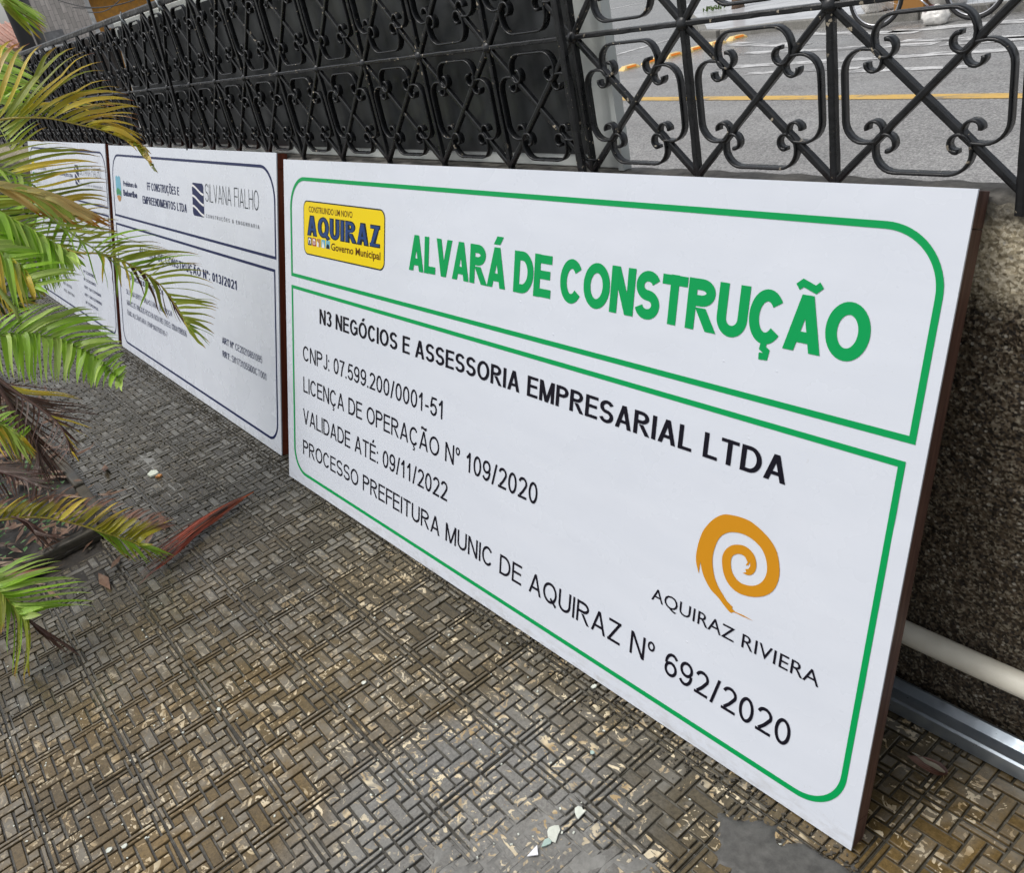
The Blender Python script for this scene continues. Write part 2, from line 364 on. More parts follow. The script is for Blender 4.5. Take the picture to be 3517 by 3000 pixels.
# ------------------------------------------------------------------ pavement with relief tiles
TS = .2
def tile_mesh(wear=True):
    mb = MB(); U = TS / 8; g = .0017; zb, zt = -.0075, 0.0
    e = .0006
    mats = []
    def blk(x0, x1, y0, y1):
        if wear and R_.random() < .004: return
        x0 = max(x0, e); y0 = max(y0, e); x1 = min(x1, TS - e); y1 = min(y1, TS - e)
        x0 += g + R_.uniform(-.0004, .0006); x1 -= g + R_.uniform(-.0004, .0006); y0 += g + R_.uniform(-.0004, .0006); y1 -= g + R_.uniform(-.0004, .0006)
        if x1 - x0 < .003 or y1 - y0 < .003: return
        j = R_.uniform(-.0007, .0004) - (.002 if R_.random() < .06 else 0)
        tl = [R_.uniform(-.0004, .0004) for _ in range(4)]; ck = [R_.uniform(0, .0016) if R_.random() < .25 else 0 for _ in range(4)]
        rings = [(0.0, zb), (.0005, zt - .0012 + j), (.0014, zt + j)]
        n0 = len(mb.v)
        for ri, (ins, z) in enumerate(rings):
            cc = [ck[k] * (1 if ri else .3) for k in range(4)]; zz = [z + (tl[k] if ri else 0) for k in range(4)]
            mb.v += [(x0 + ins + cc[0], y0 + ins + cc[0], zz[0]), (x1 - ins - cc[1], y0 + ins + cc[1], zz[1]), (x1 - ins - cc[2], y1 - ins - cc[2], zz[2]), (x0 + ins + cc[3], y1 - ins - cc[3], zz[3])]
        for r in range(2):
            for k in range(4):
                a = n0 + r * 4 + k; b = n0 + r * 4 + (k + 1) % 4; mb.f.append((a, b, b + 4, a + 4)); mats.append(0)
        mb.f.append((n0 + 8, n0 + 9, n0 + 10, n0 + 11)); mats.append(0)
    n0 = len(mb.v); q = .0004
    mb.v += [(q, q, -.014), (TS - q, q, -.014), (TS - q, TS - q, -.014), (q, TS - q, -.014), (q, q, zb + .0018), (TS - q, q, zb + .0018), (TS - q, TS - q, zb + .0018), (q, TS - q, zb + .0018)]
    for f in ((4, 5, 6, 7), (0, 1, 5, 4), (1, 2, 6, 5), (2, 3, 7, 6), (3, 0, 4, 7)): mb.f.append(f); mats.append(1)
    for i in range(9):
        for jx in range(9):
            x, y = i * U, jx * U
            if i % 2 and jx % 2: blk(x - .5 * U, x + .5 * U, y - .5 * U, y + .5 * U)
            elif i % 2 == 0 and jx % 2 == 0:
                if (i // 2 + jx // 2) % 2 == 0: blk(x - 1.5 * U, x + 1.5 * U, y - .5 * U, y + .5 * U)
                # vertical bars sit on the other sublattice
                else: blk(x - .5 * U, x + .5 * U, y - 1.5 * U, y + 1.5 * U)
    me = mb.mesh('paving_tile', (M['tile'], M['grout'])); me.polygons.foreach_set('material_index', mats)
    return me
tms = [tile_mesh() for _ in range(7)]
pav = empty('pavement', (0, 0, 0)); pav['kind'] = 'structure'
def in_bed(x, y): return x < -1.28 and y < -.34
cells = []
for i in range(-42, 12):
    for j in range(-10, 3):
        x, y = i * TS, j * TS
        if y > .575: continue
        if in_bed(x + TS / 2, y + TS / 2): continue
        c = (x + TS / 2, y + TS / 2, 0)
        cells.append((0 if inview(c, .05) else 1, (Vector(c) - CC).length, x, y))
cells.sort()
far = MB(); farm = []
for k, (vis, d, x, y) in enumerate(cells):
    tm = tms[R_.randrange(7)]
    dz = R_.uniform(-.0007, .0005)
    if k < 298 and vis == 0:
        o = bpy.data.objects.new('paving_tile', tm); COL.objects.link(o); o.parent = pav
        o.location = (x + R_.uniform(-.0006, .0006), y + R_.uniform(-.0006, .0006), dz); o.rotation_euler = (R_.uniform(-.004, .004), R_.uniform(-.004, .004), R_.uniform(-.003, .003))
    else:
        n0 = len(far.v); far.v += [(v.co.x + x, v.co.y + y, v.co.z + dz) for v in tm.vertices]
        far.f += [tuple(n0 + i for i in p.vertices) for p in tm.polygons]; farm += [p.material_index for p in tm.polygons]
if far.v:
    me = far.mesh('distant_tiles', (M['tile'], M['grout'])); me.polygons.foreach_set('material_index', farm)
    o = link('distant_tiles', me, pav); o['kind'] = 'stuff'
mb = MB(); mb.add([(-8.45, -2.02, -.0075), (2.42, -2.02, -.0075), (2.42, .60, -.0075), (-8.45, .60, -.0075)], [(0, 1, 2, 3)])
o = build(mb, 'tile_bedding', M['grout'], pav)

def patch(name, poly, z0, amp, mat, res=.006, edge=.03, kind='structure', zmin=-.012):
    """thin uneven sheet with ragged border, thickest in its middle"""
    xs = [p[0] for p in poly]; ys = [p[1] for p in poly]
    x0, x1, y0, y1 = min(xs) - .02, max(xs) + .02, min(ys) - .02, max(ys) + .02
    nx, ny = int((x1 - x0) / res) + 1, int((y1 - y0) / res) + 1
    def sd(x, y):
        ins = False; dmin = 9
        for i in range(len(poly)):
            ax, ay = poly[i]; bx, by = poly[(i + 1) % len(poly)]
            if (ay > y) != (by > y) and x < (bx - ax) * (y - ay) / (by - ay) + ax: ins = not ins
            dx, dy = bx - ax, by - ay; t = max(0, min(1, ((x - ax) * dx + (y - ay) * dy) / (dx * dx + dy * dy)))
            dmin = min(dmin, math.hypot(x - ax - t * dx, y - ay - t * dy))
        return dmin if ins else -dmin
    mb = MB(); idx = {}
    for j in range(ny):
        for i in range(nx):
            x, y = x0 + i * res, y0 + j * res
            s = sd(x, y) + noise.noise(Vector((x * 22, y * 22, 3))) * edge * .7 + noise.noise(Vector((x * 70, y * 70, 5))) * edge * .3
            if s < -res: continue
            h = z0 * min(1, max(0, s) / edge) + (amp * noise.noise(Vector((x * 9, y * 9, 1))) + amp * .5 * noise.noise(Vector((x * 45, y * 45, 2)))) * min(1, max(0, s) / edge)
            z = zmin + (h - zmin) * min(1, (s + res) / edge) if s < edge else h
            idx[(i, j)] = len(mb.v); mb.v.append((x, y, z))
    for (i, j), a in idx.items():
        if (i + 1, j) in idx and (i, j + 1) in idx and (i + 1, j + 1) in idx: mb.f.append((a, idx[(i + 1, j)], idx[(i + 1, j + 1)], idx[(i, j + 1)]))
    o = build(mb, name, mat, smooth=True); o['kind'] = kind; return o
def gp(*pts): return [tuple(onZ(px, py)[:2]) for px, py in pts]
patch('mortar_smear', gp((1500, 2800), (1750, 2670), (2000, 2640), (2120, 2800), (2500, 2900), (2700, 3080), (1900, 3300), (1300, 3150), (1350, 2950)), -.0003, .0015, M['mortar'], .005, .12)
patch('dark_mortar_patch', gp((2440, 2770), (2620, 2780), (2800, 2900), (2960, 2960), (3050, 3100), (2600, 3150), (2420, 2950)), .0035, .004, M['darkcem'], .004, .03)
patch('grey_film_patch', gp((430, 1560), (520, 1540), (640, 1640), (680, 1700), (560, 1730), (500, 1660)), -.0012, .0012, M['mortar'], .007, .05)
patch('dirt_patch', gp((200, 1860), (330, 1790), (450, 1850), (520, 1960), (450, 2040), (300, 2090), (100, 2120), (-100, 2000)), -.0016, .0022, M['soil'], .006, .12)

# planting bed
mb = MB(); NX, NY = 420, 120
for j in range(NY + 1):
    for i in range(NX + 1):
        x = -8 + i * (6.72 / NX); y = -2 + j * (1.66 / NY)
        mb.v.append((x, y, .012 + .03 * noise.noise(Vector((x * 3, y * 3, 0))) + .02 * noise.noise(Vector((x * 14, y * 14, 0))) + .008 * noise.noise(Vector((x * 50, y * 50, 0)))))
for j in range(NY):
    for i in range(NX): a = j * (NX + 1) + i; mb.f.append((a, a + 1, a + NX + 2, a + NX + 1))
o = build(mb, 'soil_bed', M['soil'], smooth=True); o['kind'] = 'structure'
cu = empty('bed_curb', (0, 0, 0)); cu['kind'] = 'structure'
x = -1.29
while x > -7.5:
    L = R_.uniform(.32, .4); mb = MB(); mb.box((x - L + .008, -.375 + R_.uniform(-.004, .004), -.012), (x, -.335, .045 + R_.uniform(-.006, .006))); build(mb, 'curb_block', M['curb'], cu, bevel=.008); x -= L
y = -.38
while y > -1.9:
    L = R_.uniform(.3, .38); mb = MB(); mb.box((-1.33, y - L + .008, -.012), (-1.288, y, .04 + R_.uniform(-.006, .006))); build(mb, 'curb_block', M['curb'], cu, bevel=.008); y -= L

# ------------------------------------------------------------------ boundary wall
YF = .5883
WF, WB, WT = .586, .662, .947
wl = empty('boundary_wall', (0, WF, 0)); thing(wl, 'low rough pebble-dash boundary wall carrying the black iron fence', 'wall')
def rough_face(x0, x1, res, name):
    nx = int((x1 - x0) / res); nz = int(WT / res); mb = MB()
    for k in range(nz + 1):
        for i in range(nx + 1):
            x = x0 + (x1 - x0) * i / nx; z = WT * k / nz
            a = .0022 * noise.noise(Vector((x * 160, 7, z * 160))) + .0028 * noise.noise(Vector((x * 60, 3, z * 60))) + .004 * noise.noise(Vector((x * 9, 1, z * 9)))
            yy = -a + .002
            if z > WT - .03: yy += ((z - WT + .03) / .03) ** 2 * .006
            mb.v.append((x, yy, z))
    for k in range(nz):
        for i in range(nx): a = k * (nx + 1) + i; mb.f.append((a, a + 1, a + nx + 2, a + nx + 1))
    return build(mb, name, M['wall'], wl, smooth=True)
rough_face(.80, 1.45, .0035, 'render_coat')
rough_face(-8.5, .80, .05, 'render_coat'); rough_face(1.45, 2.6, .02, 'render_coat')
# coping with a slightly uneven surface
mb = MB(); N = 700
for i in range(N + 1):
    x = -8.5 + 11.1 * i / N
    for k, (yy, zz) in enumerate(((WF + .007, WT - .012), (WF + .004, WT), (WF + .03, WT + .004), (WB - .02, WT + .003), (WB, WT - .006), (WB, -.2))):
        mb.v.append((x, yy - WF + (.004 * noise.noise(Vector((x * 30, k, 0))) if k < 5 else 0), zz + (.0035 * noise.noise(Vector((x * 24, k * 3, 4))) if k < 5 else 0)))
    if i:
        for k in range(5): a = i * 6 + k; mb.f.append((a - 6, a - 5, a + 1, a))
build(mb, 'coping', M['ledge'], wl, smooth=True)

# ------------------------------------------------------------------ iron fence
FX0, FS = -2.6506, .26126
ZB, ZM, ZT = .9575, 1.2013, 1.4700
fence = empty('iron_fence', (0, YF, 0)); thing(fence, 'black painted wrought-iron fence of scrolled square panels along the wall top', 'fence')
K0, K1 = -22, 17
xk = lambda k: FX0 + FS * k
def shared(name, me, loc, parent):
    o = bpy.data.objects.new(name, me); COL.objects.link(o); o.parent = parent; o.location = loc; return o
mb = MB()
def roughbar(a, b, hx, hy, hz=None, n=10):
    m = MB(); a, b = Vector(a), Vector(b); d = (b - a).normalized(); s = Vector((0, 1, 0)); t = d.cross(s).normalized()
    for i in range(n + 1):
        p = a.lerp(b, i / n)
        for u, v in ((-1, -1), (-.55, -1.0), (.55, -1.0), (1, -1), (1, 1), (-1, 1)):
            q = p + t * (u * hx) + s * (v * hy * (1 if abs(u) < .9 else .8)); q += Vector([noise.noise(q * 90 + Vector((k * 9, 0, 0))) * .0007 for k in range(3)]); m.v.append(tuple(q))
        if i:
            for k in range(6): k2 = (k + 1) % 6; c = (i - 1) * 6; m.f.append((c + k, c + k2, c + 6 + k2, c + 6 + k))
    m.f.append((5, 4, 3, 2, 1, 0)); e = n * 6; m.f.append(tuple(e + k for k in range(6)))
    return m
vbar = roughbar((0, 0, ZB - .03), (0, 0, ZT + .004), .0057, .0060, n=30).mesh('vertical_bar', (M['iron'],))
rail = roughbar((0, 0, 0), (FS, 0, 0), .0042, .0075, n=14).mesh('rail', (M['iron'],))
trail = roughbar((0, 0, 0), (FS, 0, 0), .011, .0085, n=14).mesh('top_rail', (M['iron'],))
diags = {}
for nm, (za, zb) in (('lo', (ZB, ZM)), ('hi', (ZM, ZT))):
    h = zb - za
    diags[nm] = (roughbar((0, 0, 0), (FS, 0, h), .0050, .0055, n=14).mesh('diagonal_bar', (M['iron'],)), roughbar((0, 0, h), (FS, 0, 0), .0053, .0049, n=14).mesh('diagonal_bar', (M['iron'],)))
def scroll_pts(hx, hz):
    """bottom bracket in cell coordinates, centre of the cell at the origin"""
    half = []
    zb = -hz + .0185; x1 = -hx * .515; rr = .030; zt = -hz * .50
    half.append((0, zb)); half.append((x1 * .3, zb)); half.append((x1 + rr, zb))
    ccx, ccz = x1 + rr, zb + rr
    for k in range(1, 7): w = math.radians(270 - 15 * k); half.append((ccx + rr * math.cos(w), ccz + rr * math.sin(w)))
    sr = .0175; sx, sz = x1 + sr + .001, zt - .004
    for k in range(0, 15):
        w = math.radians(172 - 19 * k); r = sr * (1 - .038 * k); half.append((sx + r * math.cos(w), sz + r * math.sin(w)))
    l = half[::-1]; return l + [(-x, z) for x, z in half[1:]]
def strip_mesh(pts, dep=.0085, th=.0021, n=None):
    m = MB(); N = len(pts)
    for i, (x, z) in enumerate(pts):
        a = Vector(pts[max(0, i - 1)]); b = Vector(pts[min(N - 1, i + 1)]); d = (b - a).normalized(); nx, nz = -d.y, d.x
        e = .0016 if i in (0, N - 1) else 0
        for u, v in ((th, -dep + .001), (th * .55, -dep), (-th * .55, -dep), (-th, -dep + .001), (-th, dep), (th, dep)):
            u *= (1 + .35 * (i < 3 or i > N - 4))
            m.v.append((x + nx * u, v + .0005 * noise.noise(Vector((x * 70, z * 70, 0))), z + nz * u))
        if i:
            for k in range(6): k2 = (k + 1) % 6; c = (i - 1) * 6; m.f.append((c + k, c + k2, c + 6 + k2, c + 6 + k))
    m.f.append((5, 4, 3, 2, 1, 0)); e = (N - 1) * 6; m.f.append(tuple(e + k for k in range(6)))
    return m
scr = {}
for nm, (za, zb) in (('lo', (ZB, ZM)), ('hi', (ZM, ZT))):
    hz = (zb - za) / 2; hx = FS / 2
    b = scroll_pts(hx, hz); s = scroll_pts(hz, hx)
    scr[nm] = [strip_mesh(p, dp).mesh('scroll', (M['iron'],), True) for p, dp in ((b, .0074), ([(x, -z) for x, z in b], .0074), ([(z, x) for x, z in s], .0071), ([(-z, x) for x, z in s], .0071))]
def blob(r, n=2):
    bm = bmesh.new(); bmesh.ops.create_icosphere(bm, subdivisions=n, radius=r)
    for v in bm.verts: v.co *= 1 + .22 * noise.noise(v.co * 150 + Vector((r * 1e4, 0, 0))); v.co.y *= .8
    me = bpy.data.meshes.new('boss'); bm.to_mesh(me); bm.free(); me.materials.append(M['iron']); me.polygons.foreach_set('use_smooth', [True] * len(me.polygons)); return me
boss = blob(.0125)
for k in range(K0, K1 + 1):
    shared('vertical_bar', vbar, (xk(k), 0, 0), fence)
    shared('boss', boss, (xk(k), -.002, ZM), fence)
for k in range(K0, K1):
    shared('rail', rail, (xk(k), .0008, ZM), fence); shared('top_rail', trail, (xk(k), 0, ZT + .010), fence)
kk = sorted(range(K0, K1), key=lambda k: abs(xk(k) - .6))
cnt = 0; ex = MB()
for k in kk:
    for nm, za, zb in (('lo', ZB, ZM), ('hi', ZM, ZT)):
        shared('diagonal_bar', diags[nm][0], (xk(k), -.0006, za), fence); shared('diagonal_bar', diags[nm][1], (xk(k), .0006, za), fence)
        for me in scr[nm]:
            loc = (xk(k) + FS / 2, R_.uniform(-.0008, .0008), (za + zb) / 2)
            if cnt < 292: shared('scroll', me, loc, fence); cnt += 1
            else:
                n0 = len(ex.v); ex.v += [tuple(v.co + Vector(loc)) for v in me.vertices]; ex.f += [tuple(n0 + i for i in p.vertices) for p in me.polygons]
if ex.v: o = build(ex, 'distant_scrolls', M['iron'], fence, True); o['kind'] = 'stuff'
for k in (K0,):
    pass
# band at the foot of one post and a few ties
tie = MB(); w = [(xk(11) + .021 * math.cos(math.radians(a)), -.016 * abs(math.sin(math.radians(a))) - .002, .978 + .006 * math.sin(math.radians(a))) for a in range(0, 181, 15)]
tie.tube(w, .0022, 6); build(tie, 'wire_tie', M['iron'], fence, True)
for px, py in ((432, 66), (560, 18)):
    p = onY(px, py, YF) - Vector((0, YF, 0)); tb = MB()
    for q in range(3):
        a = p + Vector((R_.uniform(-.02, .02), -.014, R_.uniform(-.012, .02))); tb.tube([p + Vector((-.02 + q * .02, -.012, -.014)), p + Vector((0, -.016, .004)), a + Vector((0, 0, .012))], .0025, 5)
    build(tb, 'cloth_tie', flat('tie_grey', (.32, .35, .36), .6), fence, True)
# gate stiles standing in front of the fence
for (a, b, lab) in (((.2419 - .003, .56, 1.50), (.1957 + .008, .56, .93), 'upright flat iron stile in front of the fence where the black board ends'),
                    ((-1.93, .565, 1.50), (-2.10, .565, .95), 'leaning flat iron stile in front of the fence over the middle board')):
    a, b = Vector(a), Vector(b)
    a.x = b.x = (a.x + b.x) / 2 if lab.startswith('upright') else a.x
    if not lab.startswith('upright'): b.x = a.x - .16
    m_ = roughbar(b, a, .0078, .0055, n=26); o = build(m_, 'iron_stile', M['iron']); thing(o, lab, 'iron bar', 'iron stiles before the fence')

# ------------------------------------------------------------------ boards behind the fence
def board(name, label, q, y, mw, mblk, inset):
    """q = 4 corners (x,z) bl br tr tl"""
    e = empty(name, (0, y, 0)); thing(e, label, 'board', 'boards behind the iron fence')
    mb = MB(); th = .018
    mb.v = [(x, 0, z) for x, z in q] + [(x, th, z) for x, z in q]
    mb.f = [(0, 1, 2, 3), (7, 6, 5, 4), (0, 4, 5, 1), (1, 5, 6, 2), (2, 6, 7, 3), (3, 7, 4, 0)]
    build(mb, 'rear_board', mw, e, bevel=.002)
    l, r, b_, t_ = inset; (x0, z0), (x1, z1), (x2, z2), (x3, z3) = q
    mb = MB(); nx, nz = 70, 12
    for j in range(nz + 1):
        for i in range(nx + 1):
            u, v = i / nx, j / nz
            xa, xb = (x0 + l) * (1 - v) + (x3 + l) * v, (x1 - r) * (1 - v) + (x2 - r) * v
            za, zc = (z0 + b_) * (1 - u) + (z1 + b_) * u, (z3 - t_) * (1 - u) + (z2 - t_) * u
            x, z = xa + (xb - xa) * u, za + (zc - za) * v
            mb.v.append((x, -.004 - .003 * noise.noise(Vector((x * 4, 0, z * 4))), z))
    for j in range(nz):
        for i in range(nx): a = j * (nx + 1) + i; mb.f.append((a, a + 1, a + nx + 2, a + nx + 1))
    build(mb, 'dark_sheet', mblk, e, True)
    return e
mwht = m_cement('board_white', (.62, .66, .63), (.72, .75, .72), .5, 8)
mdk = m_cement('board_brown', (.012, .009, .007), (.035, .024, .018), .6, 8)
board('backing_board', 'white board faced with a glossy black sheet behind the middle of the fence', [(-2.83, .952), (.262, .952), (.262, 1.472), (-2.66, 1.472)], .625, mwht, M['black'], (.03, .085, .026, .028))
board('backing_board', 'dark brown board behind the far left end of the fence beyond the gap', [(-7.9, .955), (-2.97, .955), (-2.74, 1.45), (-7.9, 1.47)], .63, mdk, mdk, (.01, .01, .012, .012))
mb = MB(); mb.box((.266, .612, .952), (.279, .634, 1.50)); o = build(mb, 'edge_profile', mwht); thing(o, 'thin white upright strip closing the right end of the black-faced board', 'trim')

# ------------------------------------------------------------------ lettering
def stroke_path(pts, h, closed=False):
    cl = [pts[0]]
    for p in pts[1:]:
        if math.hypot(p[0] - cl[-1][0], p[1] - cl[-1][1]) > .0004 * 1e-1 + h * .02: cl.append(p)
    pts = cl; N = len(pts); L = []; Rr = []
    for i in range(N):
        p = Vector(pts[i])
        a = Vector(pts[i - 1]) if (i or closed) else None; b = Vector(pts[(i + 1) % N]) if (i < N - 1 or closed) else None
        if a is None: d = (b - p).normalized(); k = 1
        elif b is None: d = (p - a).normalized(); k = 1
        else:
            d1, d2 = (p - a).normalized(), (b - p).normalized(); d = (d1 + d2).normalized(); k = 1 / max(.5, d.dot(d1))
        n = Vector((-d.y, d.x)) * h * k; L.append(p + n); Rr.append(p - n)
    qs = []
    for i in range(N if closed else N - 1):
        j = (i + 1) % N; qs.append([tuple(Rr[i]), tuple(Rr[j]), tuple(L[j]), tuple(L[i])])
    return qs
def arc(cx, cy, rx, ry, a0, a1, n=14):
    return [(cx + rx * math.cos(math.radians(a0 + (a1 - a0) * i / n)), cy + ry * math.sin(math.radians(a0 + (a1 - a0) * i / n))) for i in range(n + 1)]
WF = 1.0
class GW(float):
    pass
def glyph(c, t):
    h = t / 2; S = []
    V = lambda x, y0=0., y1=1.: S.append([[(x - h, y0), (x + h, y0), (x + h, y1), (x - h, y1)]])
    Hh = lambda y, x0, x1: S.append([[(x0, y - h * .92), (x1, y - h * .92), (x1, y + h * .92), (x0, y + h * .92)]])
    def D(x0, y0, x1, y1):
        L = math.hypot(x1 - x0, y1 - y0); w = h * L / abs(y1 - y0); S.append([[(x0 - w, y0), (x0 + w, y0), (x1 + w, y1), (x1 - w, y1)]])
    P = lambda pts, closed=False: S.append(stroke_path(pts, h, closed))
    base = {'Á': 'A', 'Ã': 'A', 'Â': 'A', 'Ç': 'C', 'É': 'E', 'Ê': 'E', 'Ó': 'O', 'Õ': 'O', 'Í': 'I'}.get(c, c)
    dw = t * .6; w = WF * .8
    if base == 'A': w = WF * .84 + dw * .4; k = h * 1.08; D(k, 0, w / 2 - h * .05, 1); D(w - k, 0, w / 2 + h * .05, 1); Hh(.3 if t < .16 else .26, w * .2, w * .8)
    elif base == 'B': w = WF * .76 + dw * .3; V(h); P([(h, 1 - h)] + arc(w * .52, .76, w * .42 - h + .0, .24 - h, 90, -90) + [(h, .52)]); P([(h, .53)] + arc(w * .54, .27, w * .46 - h, .27 - h, 90, -90) + [(h, h)])
    elif base == 'C': w = WF * .84 + dw * .3; P(arc(w / 2, .5, w / 2 - h, .5 - h, 38, 322, 30))
    elif base == 'D': w = WF * .82 + dw * .3; V(h); P([(h, 1 - h)] + arc(w * .42, .5, w * .58 - h, .5 - h, 90, -90, 22) + [(h, h)])
    elif base in 'EF':
        w = WF * .70 + dw * .2; V(h); Hh(1 - h, t * .5, w); Hh(.53, t * .5, w * .93)
        if base == 'E': Hh(h, t * .5, w)
        else: w = WF * .64 + dw * .2
    elif base == 'G': w = WF * .88 + dw * .3; P(arc(w / 2, .5, w / 2 - h, .5 - h, 38, 330, 30)); V(w - h, .12, .5); Hh(.5, w * .52, w)
    elif base == 'H': w = WF * .78 + dw * .3; V(h); V(w - h); Hh(.53, h, w - h)
    elif base == 'I': w = t; V(h)
    elif base == 'J': w = WF * .5 + dw * .2; P([(w - h, 1), (w - h, .3)] + arc(w / 2, .29, w / 2 - h, .29 - h, 0, -165, 14))
    elif base == 'K': w = WF * .80 + dw * .4; V(h); D(h + t * .35, .36, w - t * .75, 1); D(w * .36 + h * .5, .55, w - h * 1.25, 0)
    elif base == 'L': w = WF * .62 + dw * .2; V(h); Hh(h, t * .5, w)
    elif base == 'M': w = WF * .92 + dw * .5; V(h); V(w - h); D(w / 2, 0, h * 1.15, 1); D(w / 2, 0, w - h * 1.15, 1)
    elif base == 'N': w = WF * .78 + dw * .3; V(h); V(w - h); D(w - h * 1.1, 0, h * 1.1, 1) if t < .16 else S.append([[(w - t * 1.12, 0), (w - t * .02, 0), (t * 1.12, 1), (t * .02, 1)]])
    elif base in 'OQ':
        w = WF * .92 + dw * .3; P(arc(w / 2, .5, w / 2 - h, .5 - h, 0, 360, 36)[:-1], True)
        if base == 'Q': P([(w * .56, .26), (w * .97, -.04)])
    elif base in 'PR':
        w = WF * .74 + dw * .3; V(h); P([(h, 1 - h)] + arc(w * .50, .735, w * .50 - h, .265 - h, 90, -90, 14) + [(h, .47 + h)])
        if base == 'R': D(w * .50, .44, w - h * .3, 0); w += .06 * WF
    elif base == 'S':
        w = WF * .76 + dw * .3; ry = (1 - t) / 4; rx = w / 2 - h
        P(arc(w / 2, 1 - h - ry, rx * .96, ry, 22, 255, 18) + arc(w / 2, h + ry, rx, ry, 75, -165, 18))
    elif base == 'T': w = WF * .74 + dw * .2; V(w / 2, 0, 1); Hh(1 - h, 0, w)
    elif base == 'U': w = WF * .78 + dw * .3; P([(h, 1), (h, .36)] + arc(w / 2, .36, w / 2 - h, .36 - h, 180, 360, 18) + [(w - h, 1)])
    elif base == 'V': w = WF * .82 + dw * .4; k = h * 1.08; D(w / 2 - h * .05, 0, k, 1); D(w / 2 + h * .05, 0, w - k, 1)
    elif base == 'W': w = WF * 1.2 + dw; q = w / 4; D(q, 0, h, 1); D(q, 0, 2 * q, 1); D(3 * q, 0, 2 * q, 1); D(3 * q, 0, w - h, 1)
    elif base == 'X': w = WF * .8; D(h, 0, w - h, 1); D(w - h, 0, h, 1)
    elif base == 'Y': w = WF * .82; V(w / 2, 0, .45); D(w / 2, .4, h, 1); D(w / 2, .4, w - h, 1)
    elif base == 'Z': w = WF * .72 + dw * .2; Hh(1 - h, .02, w); Hh(h, 0, w); D(h * 1.3, t * .6, w - h * 1.3, 1 - t * .6)
    elif base == '0': w = WF * .62 + dw * .2; P(arc(w / 2, .5, w / 2 - h, .5 - h, 0, 360, 30)[:-1], True)
    elif base == '1': w = WF * .5; V(w * .6, 0, 1); P([(w * .55, .93), (w * .3, .77), (.04, .69)])
    elif base == '2': w = WF * .62 + dw * .2; P(arc(w / 2, .71, w / 2 - h, .29 - h, 168, -25, 16) + [(w * .55, .34), (w * .2, t * .95)]); Hh(h, 0, w)
    elif base == '3': w = WF * .62 + dw * .2; P(arc(w * .47, .745, w * .43 - h * .6, .255 - h, 160, -90, 14)); P(arc(w / 2, .28, w / 2 - h, .28 - h, 90, -160, 16))
    elif base == '4': w = WF * .64; V(w * .74, 0, 1); Hh(.28, 0, w); D(h, .3, w * .68, 1)
    elif base == '5': w = WF * .62 + dw * .2; Hh(1 - h, w * .2, w * .93); P([(w * .24, 1 - t), (w * .14, .5)] + arc(w / 2, .33, w / 2 - h, .33 - h, 140, -160, 18))
    elif base == '6': w = WF * .62 + dw * .2; P(arc(w / 2, .32, w / 2 - h, .32 - h, 0, 360, 26)[:-1], True); P(arc(w * .56, .55, w * .56 - h, .45 - h, 40, 185, 14))
    elif base == '9': w = WF * .62 + dw * .2; P(arc(w / 2, .68, w / 2 - h, .32 - h, 0, 360, 26)[:-1], True); P(arc(w * .44, .45, w * .56 - h, .45 - h, 220, 365, 14))
    elif base == '7': w = WF * .6; Hh(1 - h, 0, w); P([(w - h, 1 - h), (w * .55, .55), (w * .32, 0)])
    elif base == '8': w = WF * .62 + dw * .2; P(arc(w / 2, .755, w * .44 - h, .245 - h, 0, 360, 22)[:-1], True); P(arc(w / 2, .275, w / 2 - h, .275 - h, 0, 360, 24)[:-1], True)
    elif base == '/': w = WF * .38; D(h * .8, -.02, w - h * .8, 1.02)
    elif base == '|': w = t; V(h, -.1, 1.1)
    elif base == '-': w = WF * .32; Hh(.38, 0, w)
    elif base == ':': w = t; S.append([[(0, 0), (t, 0), (t, t), (0, t)]]); S.append([[(0, .58), (t, .58), (t, .58 + t), (0, .58 + t)]])
    elif base == '.': w = t; S.append([[(0, 0), (t, 0), (t, t), (0, t)]])
    elif base == '&': w = WF * .8; P([(w - h * .5, h), (w * .24, .66)] + arc(w * .42, .8, w * .2, .2 - h, 200, -60, 12) + [(w * .3, .5)] + arc(w * .36, .26, w * .34 - h, .26 - h, 150, 330, 12) + [(w * .9, .5)])
    elif base == 'º': w = WF * .38; q = h * .7; S.append(stroke_path(arc(w / 2, .79, w / 2 - q, .21 - q, 0, 360, 18)[:-1], q, True)); S.append([[(0, .42), (w, .42), (w, .42 + t * .7), (0, .42 + t * .7)]]) if False else None
    elif base == ' ': w = WF * .30
    if c in 'ÁÉÓÍ': D(w * .47, 1.07, w * .64, 1.27)
    if c in 'ÃÕ': P([(w * .2, 1.12), (w * .33, 1.2), (w * .5, 1.155), (w * .67, 1.11), (w * .8, 1.2)]) if t < .2 else S.append(stroke_path([(w * .2, 1.12), (w * .33, 1.2), (w * .5, 1.155), (w * .67, 1.11), (w * .8, 1.2)], h * .6))
    if c in 'ÂÊ': S.append(stroke_path([(w * .28, 1.08), (w * .5, 1.24), (w * .72, 1.08)], h * .8))
    if c == 'Ç': S.append(stroke_path([(w * .52, .02), (w * .5, -.07), (w * .62, -.12), (w * .6, -.22), (w * .42, -.23)], h * .6))
    return S, w
